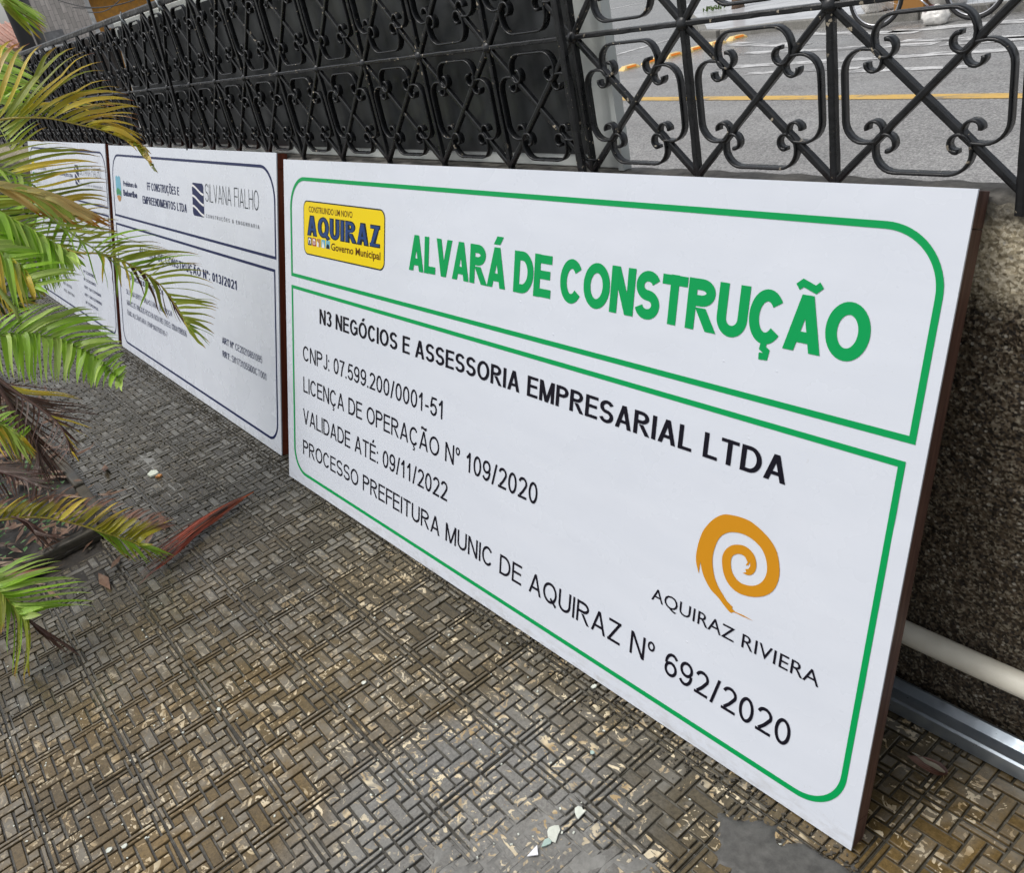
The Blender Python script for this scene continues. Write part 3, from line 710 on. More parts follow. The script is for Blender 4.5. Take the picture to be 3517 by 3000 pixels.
def txt(parent, s, u0, u1, v0, v1, mat, t=.13, n=.0003, gap=.10, name='lettering', wf=1.0):
    """grotesque lettering: base line v0, cap line v1, from u0 to u1 on the sign face; one mesh per word"""
    global WF
    WF = wf; x = 0; words = [[]]; k = 0
    for ch in s:
        S, w = glyph(ch, t)
        if ch == ' ': words.append([])
        for st in S:
            k += 1
            for q in st: words[-1].append(([(px + x, py) for px, py in q], (k % 7)))
        x += w + gap
    tot = x - gap; sx = (u1 - u0) / tot; sy = v1 - v0
    for allq in words:
        if not allq: continue
        mb = MB()
        for q, kk in allq: mb.add([(u0 + px * sx, v0 + py * sy, n + kk * .00002) for px, py in q], [(0, 1, 2, 3)])
        build(mb, name, mat, parent)
def btxt(parent, s, u0, u1, v0, v1, mat, bold=0.0, n=.0003, name='lettering', space=1.0):
    c = bpy.data.curves.new('t', 'FONT'); c.body = 'H'; c.resolution_u = 3
    o = bpy.data.objects.new('t', c); COL.objects.link(o); dg = bpy.context.evaluated_depsgraph_get(); m = bpy.data.meshes.new_from_object(o.evaluated_get(dg))
    cap = max(v.co.y for v in m.vertices)
    c.body = s; c.offset = bold; c.space_character = space; dg.update(); dg = bpy.context.evaluated_depsgraph_get(); m = bpy.data.meshes.new_from_object(o.evaluated_get(dg))
    xs = [v.co.x for v in m.vertices]; x0, x1 = min(xs), max(xs); bpy.data.objects.remove(o)
    for v in m.vertices: v.co = Vector((u0 + (v.co.x - x0) / (x1 - x0) * (u1 - u0), v0 + v.co.y / cap * (v1 - v0), n))
    m.materials.clear(); m.materials.append(mat); m.name = name
    return link(name, m, parent)
def polyface(parent, pts, mat, n, name):
    mb = MB(); mb.add([(x, y, n) for x, y in pts], [tuple(range(len(pts)))]); return build(mb, name, mat, parent)
def rrect(u0, u1, v0, v1, r, corners='1111', k=16):
    """corner flags: bl br tr tl"""
    P = []
    for f, (cx, cy, a) in zip(corners, ((u0, v0, 180), (u1, v0, 270), (u1, v1, 0), (u0, v1, 90))):
        if f == '1':
            ox = cx + (r if cx == u0 else -r); oy = cy + (r if cy == v0 else -r)
            P += [(ox + r * math.cos(math.radians(a + 90 * i / k)), oy + r * math.sin(math.radians(a + 90 * i / k))) for i in range(k + 1)]
        else: P.append((cx, cy))
    return P
def outline(parent, P, wd_, mat, n=.0002, name='border_line'):
    mb = MB()
    for q in stroke_path(P, wd_ / 2, True): mb.add([(x, y, n) for x, y in q], [(0, 1, 2, 3)])
    return build(mb, name, mat, parent)

SW = 2.0
def sign(name, label, BL, BR, tilt, H, wood):
    BL, BR = Vector(BL), Vector(BR); e = (BR - BL).normalized(); nn = Vector((-e.y, e.x, 0))
    up = Vector((0, 0, 1)) * math.cos(tilt) + nn * math.sin(tilt); out_ = e.cross(up)
    W = (BR - BL).length
    s = empty(name, BL)
    s.matrix_world = Matrix(((e.x * W / 2, up.x * H, out_.x, BL.x), (e.y * W / 2, up.y * H, out_.y, BL.y), (e.z * W / 2, up.z * H, out_.z, BL.z), (0, 0, 0, 1)))
    thing(s, label, 'sign', 'construction signs leaning on the wall')
    # vinyl face: thin sheet with slight waves and dents near the edges
    mb = MB(); nx, ny = 120, 60; rr = random.Random(len(label))
    dents = [(rr.uniform(.02, 1.98), rr.choice((.025, .975)) + rr.uniform(-.012, .012), rr.uniform(.008, .02), rr.uniform(-.0012, .0008)) for _ in range(26)] + \
            [(rr.choice((.02, 1.98)), rr.uniform(.05, .95), rr.uniform(.008, .02), rr.uniform(-.0012, .0008)) for _ in range(14)]
    for j in range(ny + 1):
        for i in range(nx + 1):
            u, v = 2 * i / nx, j / ny; edge = min(u, 2 - u, v, 1 - v)
            w = .00025 * noise.noise(Vector((u * 2.2, v * 3, len(label)))) * min(1, edge * 8)
            for (du, dv, dr, dh) in dents:
                d2 = (u - du) ** 2 + (v - dv) ** 2
                if d2 < dr * dr * 4: w += dh * math.exp(-d2 / (dr * dr)) * min(1, edge * 60)
            mb.v.append((u, v, w - .0006))
    for j in range(ny):
        for i in range(nx): a = j * (nx + 1) + i; mb.f.append((a, a + 1, a + nx + 2, a + nx + 1))
    # wrapped rim
    n0 = len(mb.v); ring = [i for i in range(nx + 1)] + [(j + 1) * (nx + 1) - 1 for j in range(1, ny + 1)] + [ny * (nx + 1) + i for i in range(nx - 1, -1, -1)] + [j * (nx + 1) for j in range(ny - 1, 0, -1)]
    for k_ in ring: x_, y_, z_ = mb.v[k_]; mb.v.append((x_, y_, z_))
    n1 = len(mb.v)
    for k_ in ring: x_, y_, z_ = mb.v[k_]; mb.v.append((x_, y_, -.0042))
    for q in range(len(ring)): q2 = (q + 1) % len(ring); mb.f.append((n0 + q2, n0 + q, n1 + q, n1 + q2))
    build(mb, 'vinyl_face', M['vinyl'], s, True)
    T = .039
    for (a, b) in (((0.001, 0.05, -T), (.026, .95, -.0045)), ((1.974, 0.05, -T), (1.999, .95, -.0045)), ((0.001, .001, -T), (1.999, .049, -.0045)), ((0.001, .951, -T), (1.999, .9985, -.0045)),
                   ((.98, .05, -T + .002), (1.02, .95, -.006))):
        mb = MB(); mb.box(a, b); build(mb, 'batten', wood, s, bevel=.0015)
    return s

T0 = .3233
s1 = sign('construction_sign', 'large white permit sign with green frame lines and a yellow crest, nearest of the three', (-1.0614, .1903, .004), (.9753, .2315, .004), T0, 1.018, M['wood2'])
outline(s1, rrect(.047, 1.977, 0.665, .948, .088, '0011'), .0102, M['green'])
outline(s1, rrect(.047, 1.969, .040, .628, .075, '1100'), .0098, M['green'])
txt(s1, 'ALVARÁ DE CONSTRUÇÃO', .700, 1.893, .753, .8385, M['green'], .215, gap=.03, wf=.84)
txt(s1, 'N3 NEGÓCIOS E ASSESSORIA EMPRESARIAL LTDA', .226, 1.796, .542, .586, M['ink'], .15, gap=.085, wf=.72)
txt(s1, 'CNPJ: 07.599.200/0001-51', .1145, .868, .411, .458, M['ink'], .125, gap=.14)
txt(s1, 'LICENÇA DE OPERAÇÃO Nº 109/2020', .1145, 1.221, .311, .360, M['ink'], .125, gap=.14)
txt(s1, 'VALIDADE ATÉ: 09/11/2022', .110, .893, .209, .258, M['ink'], .125, gap=.14)
txt(s1, 'PROCESSO PREFEITURA MUNIC DE AQUIRAZ Nº 692/2020', .1065, 1.871, .1065, .1545, M['ink'], .125, gap=.14)
btxt(s1, 'AQUIRAZ RIVIERA', 1.556, 1.904, .2385, .2635, M['ink'], .0)
lg = polyface(s1, rrect(.130, .586, .735, .889, .024), M['dkline'], .0001, 'yellow_crest')
polyface(lg, rrect(.1335, .5825, .7385, .8855, .021), M['yel'], .0003, 'crest_field')
btxt(lg, 'CONSTRUINDO UM NOVO', .165, .420, .8575, .8735, M['brown'], .012, .0006)
txt(lg, 'AQUIRAZ', .152, .564, .7905, .8485, M['dkline'], .20, .0005, .02, wf=.55)
txt(lg, 'AQUIRAZ', .157, .559, .7935, .8455, M['blue'], .13, .0008, .09, wf=.58)
btxt(lg, 'Governo Municipal', .300, .566, .762, .781, M['brown'], .02, .0006)
for i, mt in enumerate(('navy', 'red', 'ochre', 'teal', 'teal')):
    b0 = .157 + i * .028; q = polyface(lg, rrect(b0, b0 + .0235, .763, .786, .003), M[mt], .0005, 'crest_square')
    if i < 2: polyface(lg, rrect(b0 + .004, b0 + .019, .767, .783, .004), M['white'], .0007, 'crest_square'); polyface(lg, rrect(b0 + .008, b0 + .015, .768, .778, .002), M[mt], .0009, 'crest_square')
    elif i == 2: polyface(lg, [(b0 + .001, .7635), (b0 + .012, .7635), (b0 + .012, .774), (b0 + .001, .779)], M['white'], .0007, 'crest_square')
    elif i == 3: polyface(lg, [(b0 + .004, .7635), (b0 + .020, .7635), (b0 + .010, .783)], M['white'], .0007, 'crest_square')
    else: polyface(lg, [(b0 + .001, .7635), (b0 + .0225, .7635), (b0 + .019, .773), (b0 + .012, .777), (b0 + .005, .773)], M['dkline'], .0007, 'crest_square')
# orange spiral brush stroke, traced on the sign's own plane
Zc = [((-.0, 0), 0)]
def sp_uv(px, py):
    # point of the photograph crop -> sign face coordinates through the sign plane
    X = px / 1.44 + 2200; Y = py / 1.44 + 1700
    mw = s1_M; o3 = mw.translation; N = Vector((mw[0][2], mw[1][2], mw[2][2])); d = ray(X, Y)
    P = CC + d * ((o3 - CC).dot(N) / d.dot(N)); q = s1_I @ P; return (q.x, q.y)
s1_M = s1.matrix_world.copy(); s1_I = s1_M.inverted()
spo = [(540, 332), (543, 352), (533, 368), (518, 368), (523, 383), (505, 388), (528, 398), (550, 396), (567, 378), (573, 350), (567, 312), (550, 282), (522, 258), (490, 248), (455, 250), (425, 268), (407, 298), (403, 335), (410, 385), (428, 430), (455, 465), (492, 490), (540, 504), (585, 506), (628, 495), (660, 470), (680, 430), (688, 380), (681, 310), (665, 262), (640, 222), (612, 190), (580, 160), (540, 130), (490, 110), (445, 100), (412, 98), (375, 112), (340, 140), (308, 182), (288, 235), (276, 290), (275, 330), (281, 362), (288, 390), (292, 360), (296, 331), (303, 372), (320, 420), (348, 470), (385, 510), (415, 550), (440, 580), (452, 585), (462, 582), (500, 600), (557, 625), (510, 598), (466, 578), (452, 562), (456, 556), (430, 530), (405, 490), (382, 450), (366, 405), (357, 350), (358, 300), (372, 250), (392, 212), (425, 190), (465, 186), (510, 196), (555, 222), (595, 262), (618, 310), (626, 360), (620, 400), (600, 432), (568, 449), (530, 449), (492, 434), (465, 405), (450, 370), (447, 330), (455, 305), (475, 294), (500, 296), (520, 312), (530, 335), (520, 350), (534, 350)]
c = bpy.data.curves.new('spiral', 'CURVE'); c.dimensions = '2D'; c.fill_mode = 'FRONT'; spn = c.splines.new('POLY'); pts = []
for i in range(len(spo)):
    q0, q1, q2, q3 = (Vector(spo[(i + k) % len(spo)]) for k in (-1, 0, 1, 2))
    a_ = (q1 - q0).angle(q2 - q1, 0); b_ = (q2 - q1).angle(q3 - q2, 0)
    for k in range(4):
        f = k / 4
        q = .5 * ((2 * q1) + (q2 - q0) * f + (2 * q0 - 5 * q1 + 4 * q2 - q3) * f * f + (3 * q1 - q0 - 3 * q2 + q3) * f ** 3) if a_ < .8 and b_ < .8 else q1.lerp(q2, f)
        pts.append(sp_uv(q.x, q.y))
spn.points.add(len(pts) - 1); spn.use_cyclic_u = True
for i, (a, b) in enumerate(pts): spn.points[i].co = (a, b, 0, 1)
to = bpy.data.objects.new('t', c); COL.objects.link(to); me = bpy.data.meshes.new_from_object(to.evaluated_get(bpy.context.evaluated_depsgraph_get())); bpy.data.objects.remove(to)
for v in me.vertices: v.co.z = .0003
me.materials.clear(); me.materials.append(M['orange']); link('spiral_emblem', me, s1)

def wave_logo(s, u0, u1, v0, v1):
    """dark rounded block cut by three white waves"""
    lo = polyface(s, rrect(u0, u1, v0, v1, .016), M['navy'], .0002, 'wave_emblem'); H = v1 - v0
    for k in range(3):
        P = []
        vc = v1 - H * (.14 + .31 * k)
        for i in range(13):
            f = i / 12; P.append((u0 - .001 + (u1 - u0 + .002) * f, vc + H * .055 - H * .24 * (f * f * (3 - 2 * f))))
        mb = MB()
        for q in stroke_path(P, .0042): mb.add([(x, y, .0004) for x, y in q], [(0, 1, 2, 3)])
        build(mb, 'white_wave', M['white'], lo)
s2 = sign('construction_sign', 'white permit sign with navy frame lines, middle one of the three', (-3.275, .236, .004), (-1.222, .236, .004), T0, 1.022, M['wood'])
outline(s2, rrect(.045, 1.983, .672, .956, .11, '0011'), .0095, M['navy'])
outline(s2, rrect(.050, 1.972, .040, .630, .07, '1100'), .0095, M['navy'])
sh = polyface(s2, [(.092, .855), (.112, .862), (.130, .853), (.150, .862), (.175, .855), (.182, .80), (.178, .765), (.165, .748), (.142, .740), (.118, .748), (.100, .765), (.092, .80)], M['teal'], .0002, 'town_shield')
polyface(sh, [(.094, .79), (.12, .805), (.15, .80), (.18, .79), (.179, .77), (.14, .775), (.097, .77)], M['lgreen'], .0004, 'shield_hill')
polyface(sh, [(.10, .765), (.14, .772), (.178, .765), (.165, .748), (.142, .740), (.118, .748)], M['ochre'], .0005, 'shield_foot')
btxt(s2, 'Prefeitura de', .225, .451, .819, .841, M['navy'], .02)
btxt(s2, 'Beberibe', .217, .444, .774, .800, M['navy'], .035)
txt(s2, 'FF CONSTRUÇÕES E', .607, 1.041, .818, .851, M['navy'], .15, gap=.10, wf=.7)
txt(s2, 'EMPREENDIMENTOS LTDA', .528, 1.127, .756, .789, M['navy'], .15, gap=.10, wf=.7)
wave_logo(s2, 1.200, 1.326, .752, .876)
txt(s2, 'SILVANA FIALHO', 1.345, 1.853, .813, .878, M['dkline'], .06, gap=.2)
txt(s2, 'CONSTRUÇÕES & ENGENHARIA', 1.345, 1.854, .754, .767, M['greyink'], .16, gap=.55)
txt(s2, 'ALVARÁ DE CONSTRUÇÃO Nº: 013/2021', .425, 1.638, .519, .553, M['navy'], .15, gap=.10, wf=.7)
txt(s2, 'RESPONSABILIDADE TÉCNICA', .168, .76, .374, .396, M['navy'], .17, gap=.1)
txt(s2, 'SILVANA BRITO FIALHO | RNP- 060782X24', .152, .867, .296, .320, M['navy'], .11, gap=.1)
txt(s2, 'MARCUS VINICIUS ROCHA NOVAIS | REG: 000A198056', .152, 1.05, .240, .266, M['navy'], .11, gap=.1)
txt(s2, 'ÊNIO ALCÂNTARA | RNP:060756745-7', .148, .785, .190, .213, M['navy'], .11, gap=.1)
txt(s2, 'ART Nº', 1.467, 1.585, .294, .319, M['navy'], .17); txt(s2, 'CE20210851095', 1.600, 1.851, .294, .319, M['navy'], .11)
txt(s2, 'RRT:', 1.467, 1.545, .241, .266, M['navy'], .17); txt(s2, 'SI11731055I00CT001', 1.562, 1.887, .241, .266, M['navy'], .11)
s3 = sign('construction_sign', 'white permit sign with navy lines, farthest of the three, half behind palm leaves', (-5.395, .236, .004), (-3.345, .236, .004), T0, 1.028, M['wood'])
outline(s3, rrect(.045, 1.983, .690, .957, .10, '0011'), .0095, M['navy'])
outline(s3, rrect(.050, 1.978, .040, .650, .07, '1100'), .0095, M['navy'])
polyface(s3, rrect(.07, .16, .82, .875, .01), M['yel'], .0002, 'yellow_crest')
txt(s3, 'PREFEITURA', .215, .53, .825, .843, M['greyink'], .17); txt(s3, 'MUNICIPAL', .175, .56, .783, .803, M['navy'], .17)
mb = MB(); [mb.add([(x, y, .0003) for x, y in q], [(0, 1, 2, 3)]) for q in stroke_path(arc(.12, .775, .045, .022, 0, 360, 20)[:-1], .007, True)]; build(mb, 'ring_emblem', M['lgreen'], s3)
txt(s3, 'M. GOMES PARTICIPAÇÕES LTDA', .67, 1.25, .811, .828, M['navy'], .19)
wave_logo(s3, 1.305, 1.402, .777, .882)
txt(s3, 'SILVANA FIALHO', 1.42, 1.89, .832, .882, M['dkline'], .06, gap=.2); txt(s3, 'CONSTRUÇÕES & ENGENHARIA', 1.42, 1.898, .778, .790, M['greyink'], .16, gap=.5)
for k, (a, b) in enumerate(((1.328, 1.604), (1.324, 1.603), (1.326, 1.698), (1.321, 1.702), (1.328, 1.608))):
    txt(s3, ('Nº CE20210823', 'Nº CE20210853', 'RRT: SI11731055I00', 'RRT: SI11731080I00', 'Nº CE20220126')[k], a, b, .288 - .0445 * k, .304 - .0445 * k, M['navy'], .15)
for k, (a, b) in enumerate(((.75, .93), (.757, .97), (.76, .99), (.754, 1.037))): txt(s3, 'REG. 0607456', a, b, .235 - .044 * k, .252 - .044 * k, M['greyink'], .15)
for k, (a, b) in enumerate(((.2, .6), (.204, .643), (.22, .62))): txt(s3, 'SILVANA BRITO FIALHO', a, b, .20 - .044 * k, .217 - .044 * k, M['greyink'], .13)

# ------------------------------------------------------------------ pipe and steel profile
mb = MB(); mb.tube([(.3 + i * .12, .556 + .002 * math.sin(i), .176 + .0015 * math.sin(i * .7)) for i in range(20)], .0205, 20)
o = build(mb, 'plastic_pipe', M['pvc'], smooth=True); thing(o, 'cream plastic water pipe running along the foot of the rough wall', 'pipe')
mb = MB(); prof = [(.505, .004), (.503, .034), (.506, .036), (.519, .034), (.530, .0315), (.543, .040), (.547, .042), (.549, .018), (.552, .018), (.551, .0435), (.546, .0445), (.531, .034), (.519, .0365), (.5055, .0385), (.5005, .036), (.5028, .004)]
prof = [(y + .018, z) for y, z in prof]
n = len(prof)
for x in (.25, 2.4): mb.v += [(x, y, z) for y, z in prof]
mb.f = [(i, n + i, n + (i + 1) % n, (i + 1) % n) for i in range(n)] + [tuple(range(n)), tuple(range(2 * n - 1, n - 1, -1))]
o = build(mb, 'steel_profile', M['steel'], bevel=.0006); thing(o, 'galvanised steel channel lying on the tiles against the wall', 'metal channel')

# ------------------------------------------------------------------ palm clump
L_GREEN = m_leaf('leaf_green', (.24, .40, .045), (.32, .54, .05), (.34, .42, .05), .9)
L_LIME = m_leaf('leaf_lime', (.44, .60, .11), (.54, .72, .17), (.50, .54, .14), .9)
L_OLIVE = m_leaf('leaf_olive', (.30, .38, .045), (.32, .36, .04), (.42, .26, .03), .78)
L_YEL = m_leaf('leaf_yellow', (.60, .58, .07), (.72, .54, .07), (.30, .10, .05), .88)
L_GOLD = m_leaf('leaf_gold', (.62, .56, .20), (.74, .56, .24), (.52, .22, .04), .72)
L_DEAD = m_leaf('leaf_dead', (.055, .022, .014), (.10, .045, .03), (.13, .07, .05), .6, .12)
L_GREY = m_leaf('leaf_withered', (.11, .075, .06), (.17, .12, .10), (.10, .05, .035), .6, .12)
L_TIPB = m_leaf('leaf_browntip', (.30, .30, .02), (.33, .29, .02), (.24, .12, .08), .55)
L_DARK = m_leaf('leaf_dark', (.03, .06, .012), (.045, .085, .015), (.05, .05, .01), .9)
M_RACH = flat('rachis_yellow', (.42, .33, .05), .4); M_RG = flat('rachis_green', (.22, .28, .05), .4); M_RB = flat('rachis_brown', (.07, .03, .02), .6)
palms = []
for lab in ('tall palm with golden fronds reaching over the fence and far signs', 'leafy green palm with wet fronds low over the paving beside the signs', 'low palm with withered brown fronds on the dark planting bed'):
    palm = empty('palm_clump', (-1.75, -.8, 0)); thing(palm, lab, 'palm plant', 'palm clumps in the planting bed'); palms.append(palm)
palm = palms[0]
PO = Vector((-1.75, -.8, 0)); NL = 0
def leaflet(parent, b, tip, dirr, width, mat, sag=.12, name='leaflet', segs=9, fold=.35):
    global NL
    b, tip = Vector(b), Vector(tip); L = (tip - b).length
    c1 = b + dirr * L * .30 + Vector((0, 0, 1)) * L * sag * 1.3; c2 = b.lerp(tip, .68) + Vector((0, 0, 1)) * L * sag
    mb = MB(); uvs = []
    tc = (CC - b).normalized()
    N = (Vector((0, 0, .75)) + tc * .75 + Vector((R_.uniform(-.4, .4), R_.uniform(-.4, .4), R_.uniform(-.2, .2)))).normalized(); tw = R_.uniform(-.9, .9); kd = Vector((R_.uniform(-1, 1), R_.uniform(-1, 1), R_.uniform(-1, .4))) * L * .035; kp = R_.uniform(.5, .8)
    pts = []
    for i in range(segs + 1):
        t = i / segs; pts.append(b * (1 - t) ** 3 + c1 * 3 * t * (1 - t) ** 2 + c2 * 3 * t * t * (1 - t) + tip * t ** 3)
    pts = [p + kd * max(0, 1 - abs(i / segs - kp) * 4) for i, p in enumerate(pts)]
    for i, p in enumerate(pts):
        t = i / segs; d = (pts[min(i + 1, segs)] - pts[max(0, i - 1)]).normalized()
        Nn = (N + d.cross(N) * tw * t); s = d.cross(Nn).normalized(); nn = s.cross(d)
        w = width * .5 * (min(1, .28 + t * 4.2)) * (1 - max(0, (t - .35) / .65) ** 1.7) + .0004
        mb.v += [tuple(p - s * w + nn * w * fold), tuple(p - s * w * .45 + nn * w * fold * .35), tuple(p), tuple(p + s * w * .45 + nn * w * fold * .35), tuple(p + s * w + nn * w * fold)]
        if i:
            for k in range(4): a = (i - 1) * 5 + k; mb.f.append((a, a + 1, a + 6, a + 5)); uvs += [((i - 1) / segs, k / 4), ((i - 1) / segs, (k + 1) / 4), (i / segs, (k + 1) / 4), (i / segs, k / 4)]
    me = mb.mesh(name, (mat,), True); ul = me.uv_layers.new(name='UVMap')
    ul.data.foreach_set('uv', [c for uv in uvs for c in uv]); NL += 1
    return link(name, me, parent)
def interp(keys, t):
    if t <= keys[0][0]: return Vector(keys[0][1])
    for (a, p), (b, q) in zip(keys, keys[1:]):
        if t <= b: return Vector(p).lerp(Vector(q), (t - a) / (b - a))
    return Vector(keys[-1][1])
def P3(px, py, X): return onX(px, py, X) - PO
def frond(rach, Xs, sides, mr, rad=.0035, label=None):
    """rach: photo points of the midrib; Xs: (x at root, x at end); sides: (n, keys [(s,(px,py))], width, mats, dX, sag)"""
    n = len(rach); rp = [P3(*p, Xs[0] + (Xs[1] - Xs[0]) * i / (n - 1)) for i, p in enumerate(rach)]
    sm = []
    for i in range(n - 1):
        p0, p1, p2, p3 = rp[max(0, i - 1)], rp[i], rp[i + 1], rp[min(n - 1, i + 2)]
        for k in range(5):
            t = k / 5; sm.append(.5 * ((2 * p1) + (p2 - p0) * t + (2 * p0 - 5 * p1 + 4 * p2 - p3) * t * t + (3 * p1 - p0 - 3 * p2 + p3) * t ** 3))
    sm.append(rp[-1])
    mb = MB(); K = len(sm); mb.tube(sm, [rad * (1 - .8 * i / (K - 1)) + .0004 for i in range(K)], 7)
    fr = build(mb, 'frond', mr, palm, True)
    if label: fr['label'] = label
    for (cnt, keys, width, mats, dX, sag) in sides:
        s0, s1_ = keys[0][0], keys[-1][0]
        cnt = int(cnt * 2.1)
        for i in range(cnt):
            s = s0 + (s1_ - s0) * (i + .0) / max(1, cnt - 1); q = interp(keys, s)
            fi = min(K - 1.001, s * (K - 1)); a = int(fi); b = sm[a].lerp(sm[min(a + 1, K - 1)], fi - a); dr = (sm[min(a + 2, K - 1)] - sm[max(a - 1, 0)]).normalized()
            X = Xs[0] + (Xs[1] - Xs[0]) * s + dX + R_.uniform(-.05, .05)
            tip = P3(q.x + R_.uniform(-9, 9), q.y + R_.uniform(-7, 7), X)
            leaflet(fr, b, tip, dr, width * R_.uniform(.5, .82), R_.choice(mats), sag * R_.uniform(.9, 1.7))
    return fr
# A: long golden frond across the fence
frond([(-140, 450), (0, 412), (76, 404), (170, 406), (275, 429), (360, 450), (465, 500), (525, 570)], (-1.55, -1.28),
      [(15, [(.04, (50, 130)), (.12, (114, 155)), (.2, (266, 158)), (.28, (351, 198)), (.35, (378, 271)), (.44, (462, 345)), (.5, (489, 372)), (.56, (467, 405)), (.64, (496, 480)), (.76, (505, 520)), (.97, (530, 572))], .024, [L_YEL, L_OLIVE, L_YEL, L_GOLD], 0, .13),
       (9, [(.2, (330, 385)), (.4, (392, 356)), (.6, (430, 440)), (.85, (512, 560)), (.98, (540, 590))], .018, [L_GOLD, L_YEL, L_OLIVE], -.05, .10)], M_RACH, label='golden yellow frond lying across the iron fence')
# B: olive frond in front of the far sign
frond([(-110, 520), (0, 577), (60, 603), (133, 651), (190, 712), (244, 775), (285, 850)], (-1.6, -1.4),
      [(11, [(.0, (72, 468)), (.08, (230, 500)), (.16, (325, 521)), (.28, (350, 563)), (.38, (373, 578)), (.48, (369, 614)), (.58, (367, 668)), (.7, (378, 712)), (.95, (410, 790))], .019, [L_OLIVE, L_OLIVE, L_YEL], 0, .12),
       (6, [(.1, (40, 640)), (.5, (120, 800)), (.95, (240, 900))], .02, [L_GREEN, L_LIME], 0, .05)], M_RG)
# tan broad leaves
frond([(-120, 600), (-20, 640), (80, 655), (150, 680)], (-1.5, -1.4),
      [(3, [(.2, (360, 800)), (.5, (392, 778)), (.8, (385, 760)), (1, (350, 790))], .034, [L_GOLD], .05, .06), (5, [(.1, (150, 745)), (.9, (300, 800))], .03, [L_GOLD, L_LIME], 0, .05)], M_RACH)
palm = palms[0]
# C: frond over the middle sign
frond([(60, 790), (170, 830), (255, 866), (345, 872), (433, 902), (550, 978), (615, 1070), (650, 1130)], (-1.45, -1.12),
      [(12, [(.38, (520, 795)), (.48, (600, 872)), (.56, (677, 873)), (.64, (706, 918)), (.74, (757, 1034)), (.84, (742, 1068)), (.92, (733, 1148)), (.99, (716, 1190))], .017, [L_OLIVE, L_GREEN, L_OLIVE], 0, .12),
       (8, [(.42, (345, 975)), (.5, (425, 990)), (.62, (560, 1085)), (.8, (640, 1120)), (.99, (700, 1198))], .017, [L_OLIVE, L_YEL, L_DEAD], 0, .03)], M_RACH, .004)
frond([(120, 700), (230, 790), (330, 860), (440, 930), (520, 975)], (-1.4, -1.2), [(6, [(.2, (400, 800)), (.5, (560, 860)), (.9, (640, 870))], .014, [L_OLIVE], 0, .1), (3, [(.2, (300, 960)), (.9, (480, 1060))], .012, [L_GREEN], 0, 0)], M_RG, .003)
palm = palms[1]
# D: bright green wet frond, low
frond([(-130, 1150), (0, 1152), (89, 1152), (198, 1167), (300, 1212), (370, 1265), (415, 1315)], (-1.4, -1.08),
      [(15, [(.1, (150, 1045)), (.25, (233, 1048)), (.36, (342, 1072)), (.5, (407, 1140)), (.62, (417, 1177)), (.74, (418, 1202)), (.86, (428, 1234)), (.99, (441, 1291))], .026, [L_GREEN, L_LIME, L_GREEN], 0, .12),
       (17, [(.05, (-20, 1290)), (.15, (30, 1300)), (.25, (74, 1318)), (.36, (139, 1330)), (.5, (208, 1312)), (.62, (268, 1312)), (.74, (317, 1330)), (.86, (362, 1332)), (.99, (412, 1348))], .026, [L_GREEN, L_GREEN, L_LIME], .04, .10)], M_RG, .004, 'bright green wet frond hanging low over the paving')
mb = MB(); mb.tube([P3(-60, 930, -1.42), P3(0, 1000, -1.38), P3(50, 1062, -1.34), P3(89, 1152, -1.3)], [.006, .007, .006, .002], 7); build(mb, 'leaf_stalk', M_RG, palm, True)
palm = palms[2]
# E: yellow frond with brown tips
frond([(-110, 1800), (0, 1787), (129, 1777), (258, 1800), (361, 1832), (452, 1861), (480, 1875)], (-1.2, -.86),
      [(17, [(.1, (60, 1705)), (.22, (150, 1704)), (.35, (240, 1700)), (.48, (361, 1706)), (.6, (451, 1740)), (.7, (496, 1750)), (.82, (600, 1772)), (.95, (608, 1808))], .023, [L_TIPB, L_TIPB, L_YEL], 0, .12),
       (11, [(.55, (430, 1925)), (.7, (477, 1932)), (.82, (580, 1939)), (.92, (600, 1912)), (1, (497, 1855))], .012, [L_GREEN, L_OLIVE], 0, .04)], M_RACH, .0035, 'yellow frond with withered tips just above the tiles')
# F: fresh frond at the lower left
frond([(-90, 1990), (-30, 2010), (0, 2035), (45, 2080), (80, 2115)], (-.86, -.74),
      [(9, [(.05, (130, 1900)), (.2, (206, 1922)), (.34, (213, 1968)), (.46, (284, 1997)), (.58, (310, 2027)), (.72, (342, 2084)), (.86, (152, 2074)), (1, (152, 2113))], .023, [L_LIME, L_GREEN], 0, .07),
       (7, [(.2, (-60, 2250)), (.5, (15, 2160)), (.65, (52, 2352)), (.8, (60, 2340)), (1, (103, 2348))], .021, [L_GREEN, L_OLIVE], .03, 0.02),
       (9, [(.85, (200, 2235)), (1, (300, 2258))], .006, [L_DEAD], .02, .03)], M_RACH, .0035)
palm = palms[0]
# G: top left tuft
frond([(-150, -120), (-70, -60), (-20, -20), (10, 15)], (-1.5, -1.35),
      [(9, [(.2, (150, 50)), (.45, (159, 70)), (.65, (159, 94)), (.85, (144, 132)), (1, (100, 125))], .020, [L_GREEN, L_OLIVE, L_LIME], 0, .06)], M_RG)
# H: pale leaves by the far fence
frond([(-160, 120), (-90, 190), (-40, 260), (-20, 340)], (-1.9, -1.7),
      [(14, [(0, (70, 195)), (.3, (105, 243)), (.5, (160, 306)), (.7, (150, 330)), (1, (110, 400))], .022, [L_LIME, L_GREEN, L_LIME], 0, .10)], M_RG)
frond([(-120, 330), (-60, 380), (0, 440), (40, 520)], (-1.8, -1.6), [(9, [(0, (60, 250)), (.4, (110, 300)), (1, (150, 440))], .018, [L_OLIVE, L_LIME], 0, .1)], M_RG)
palm = palms[1]
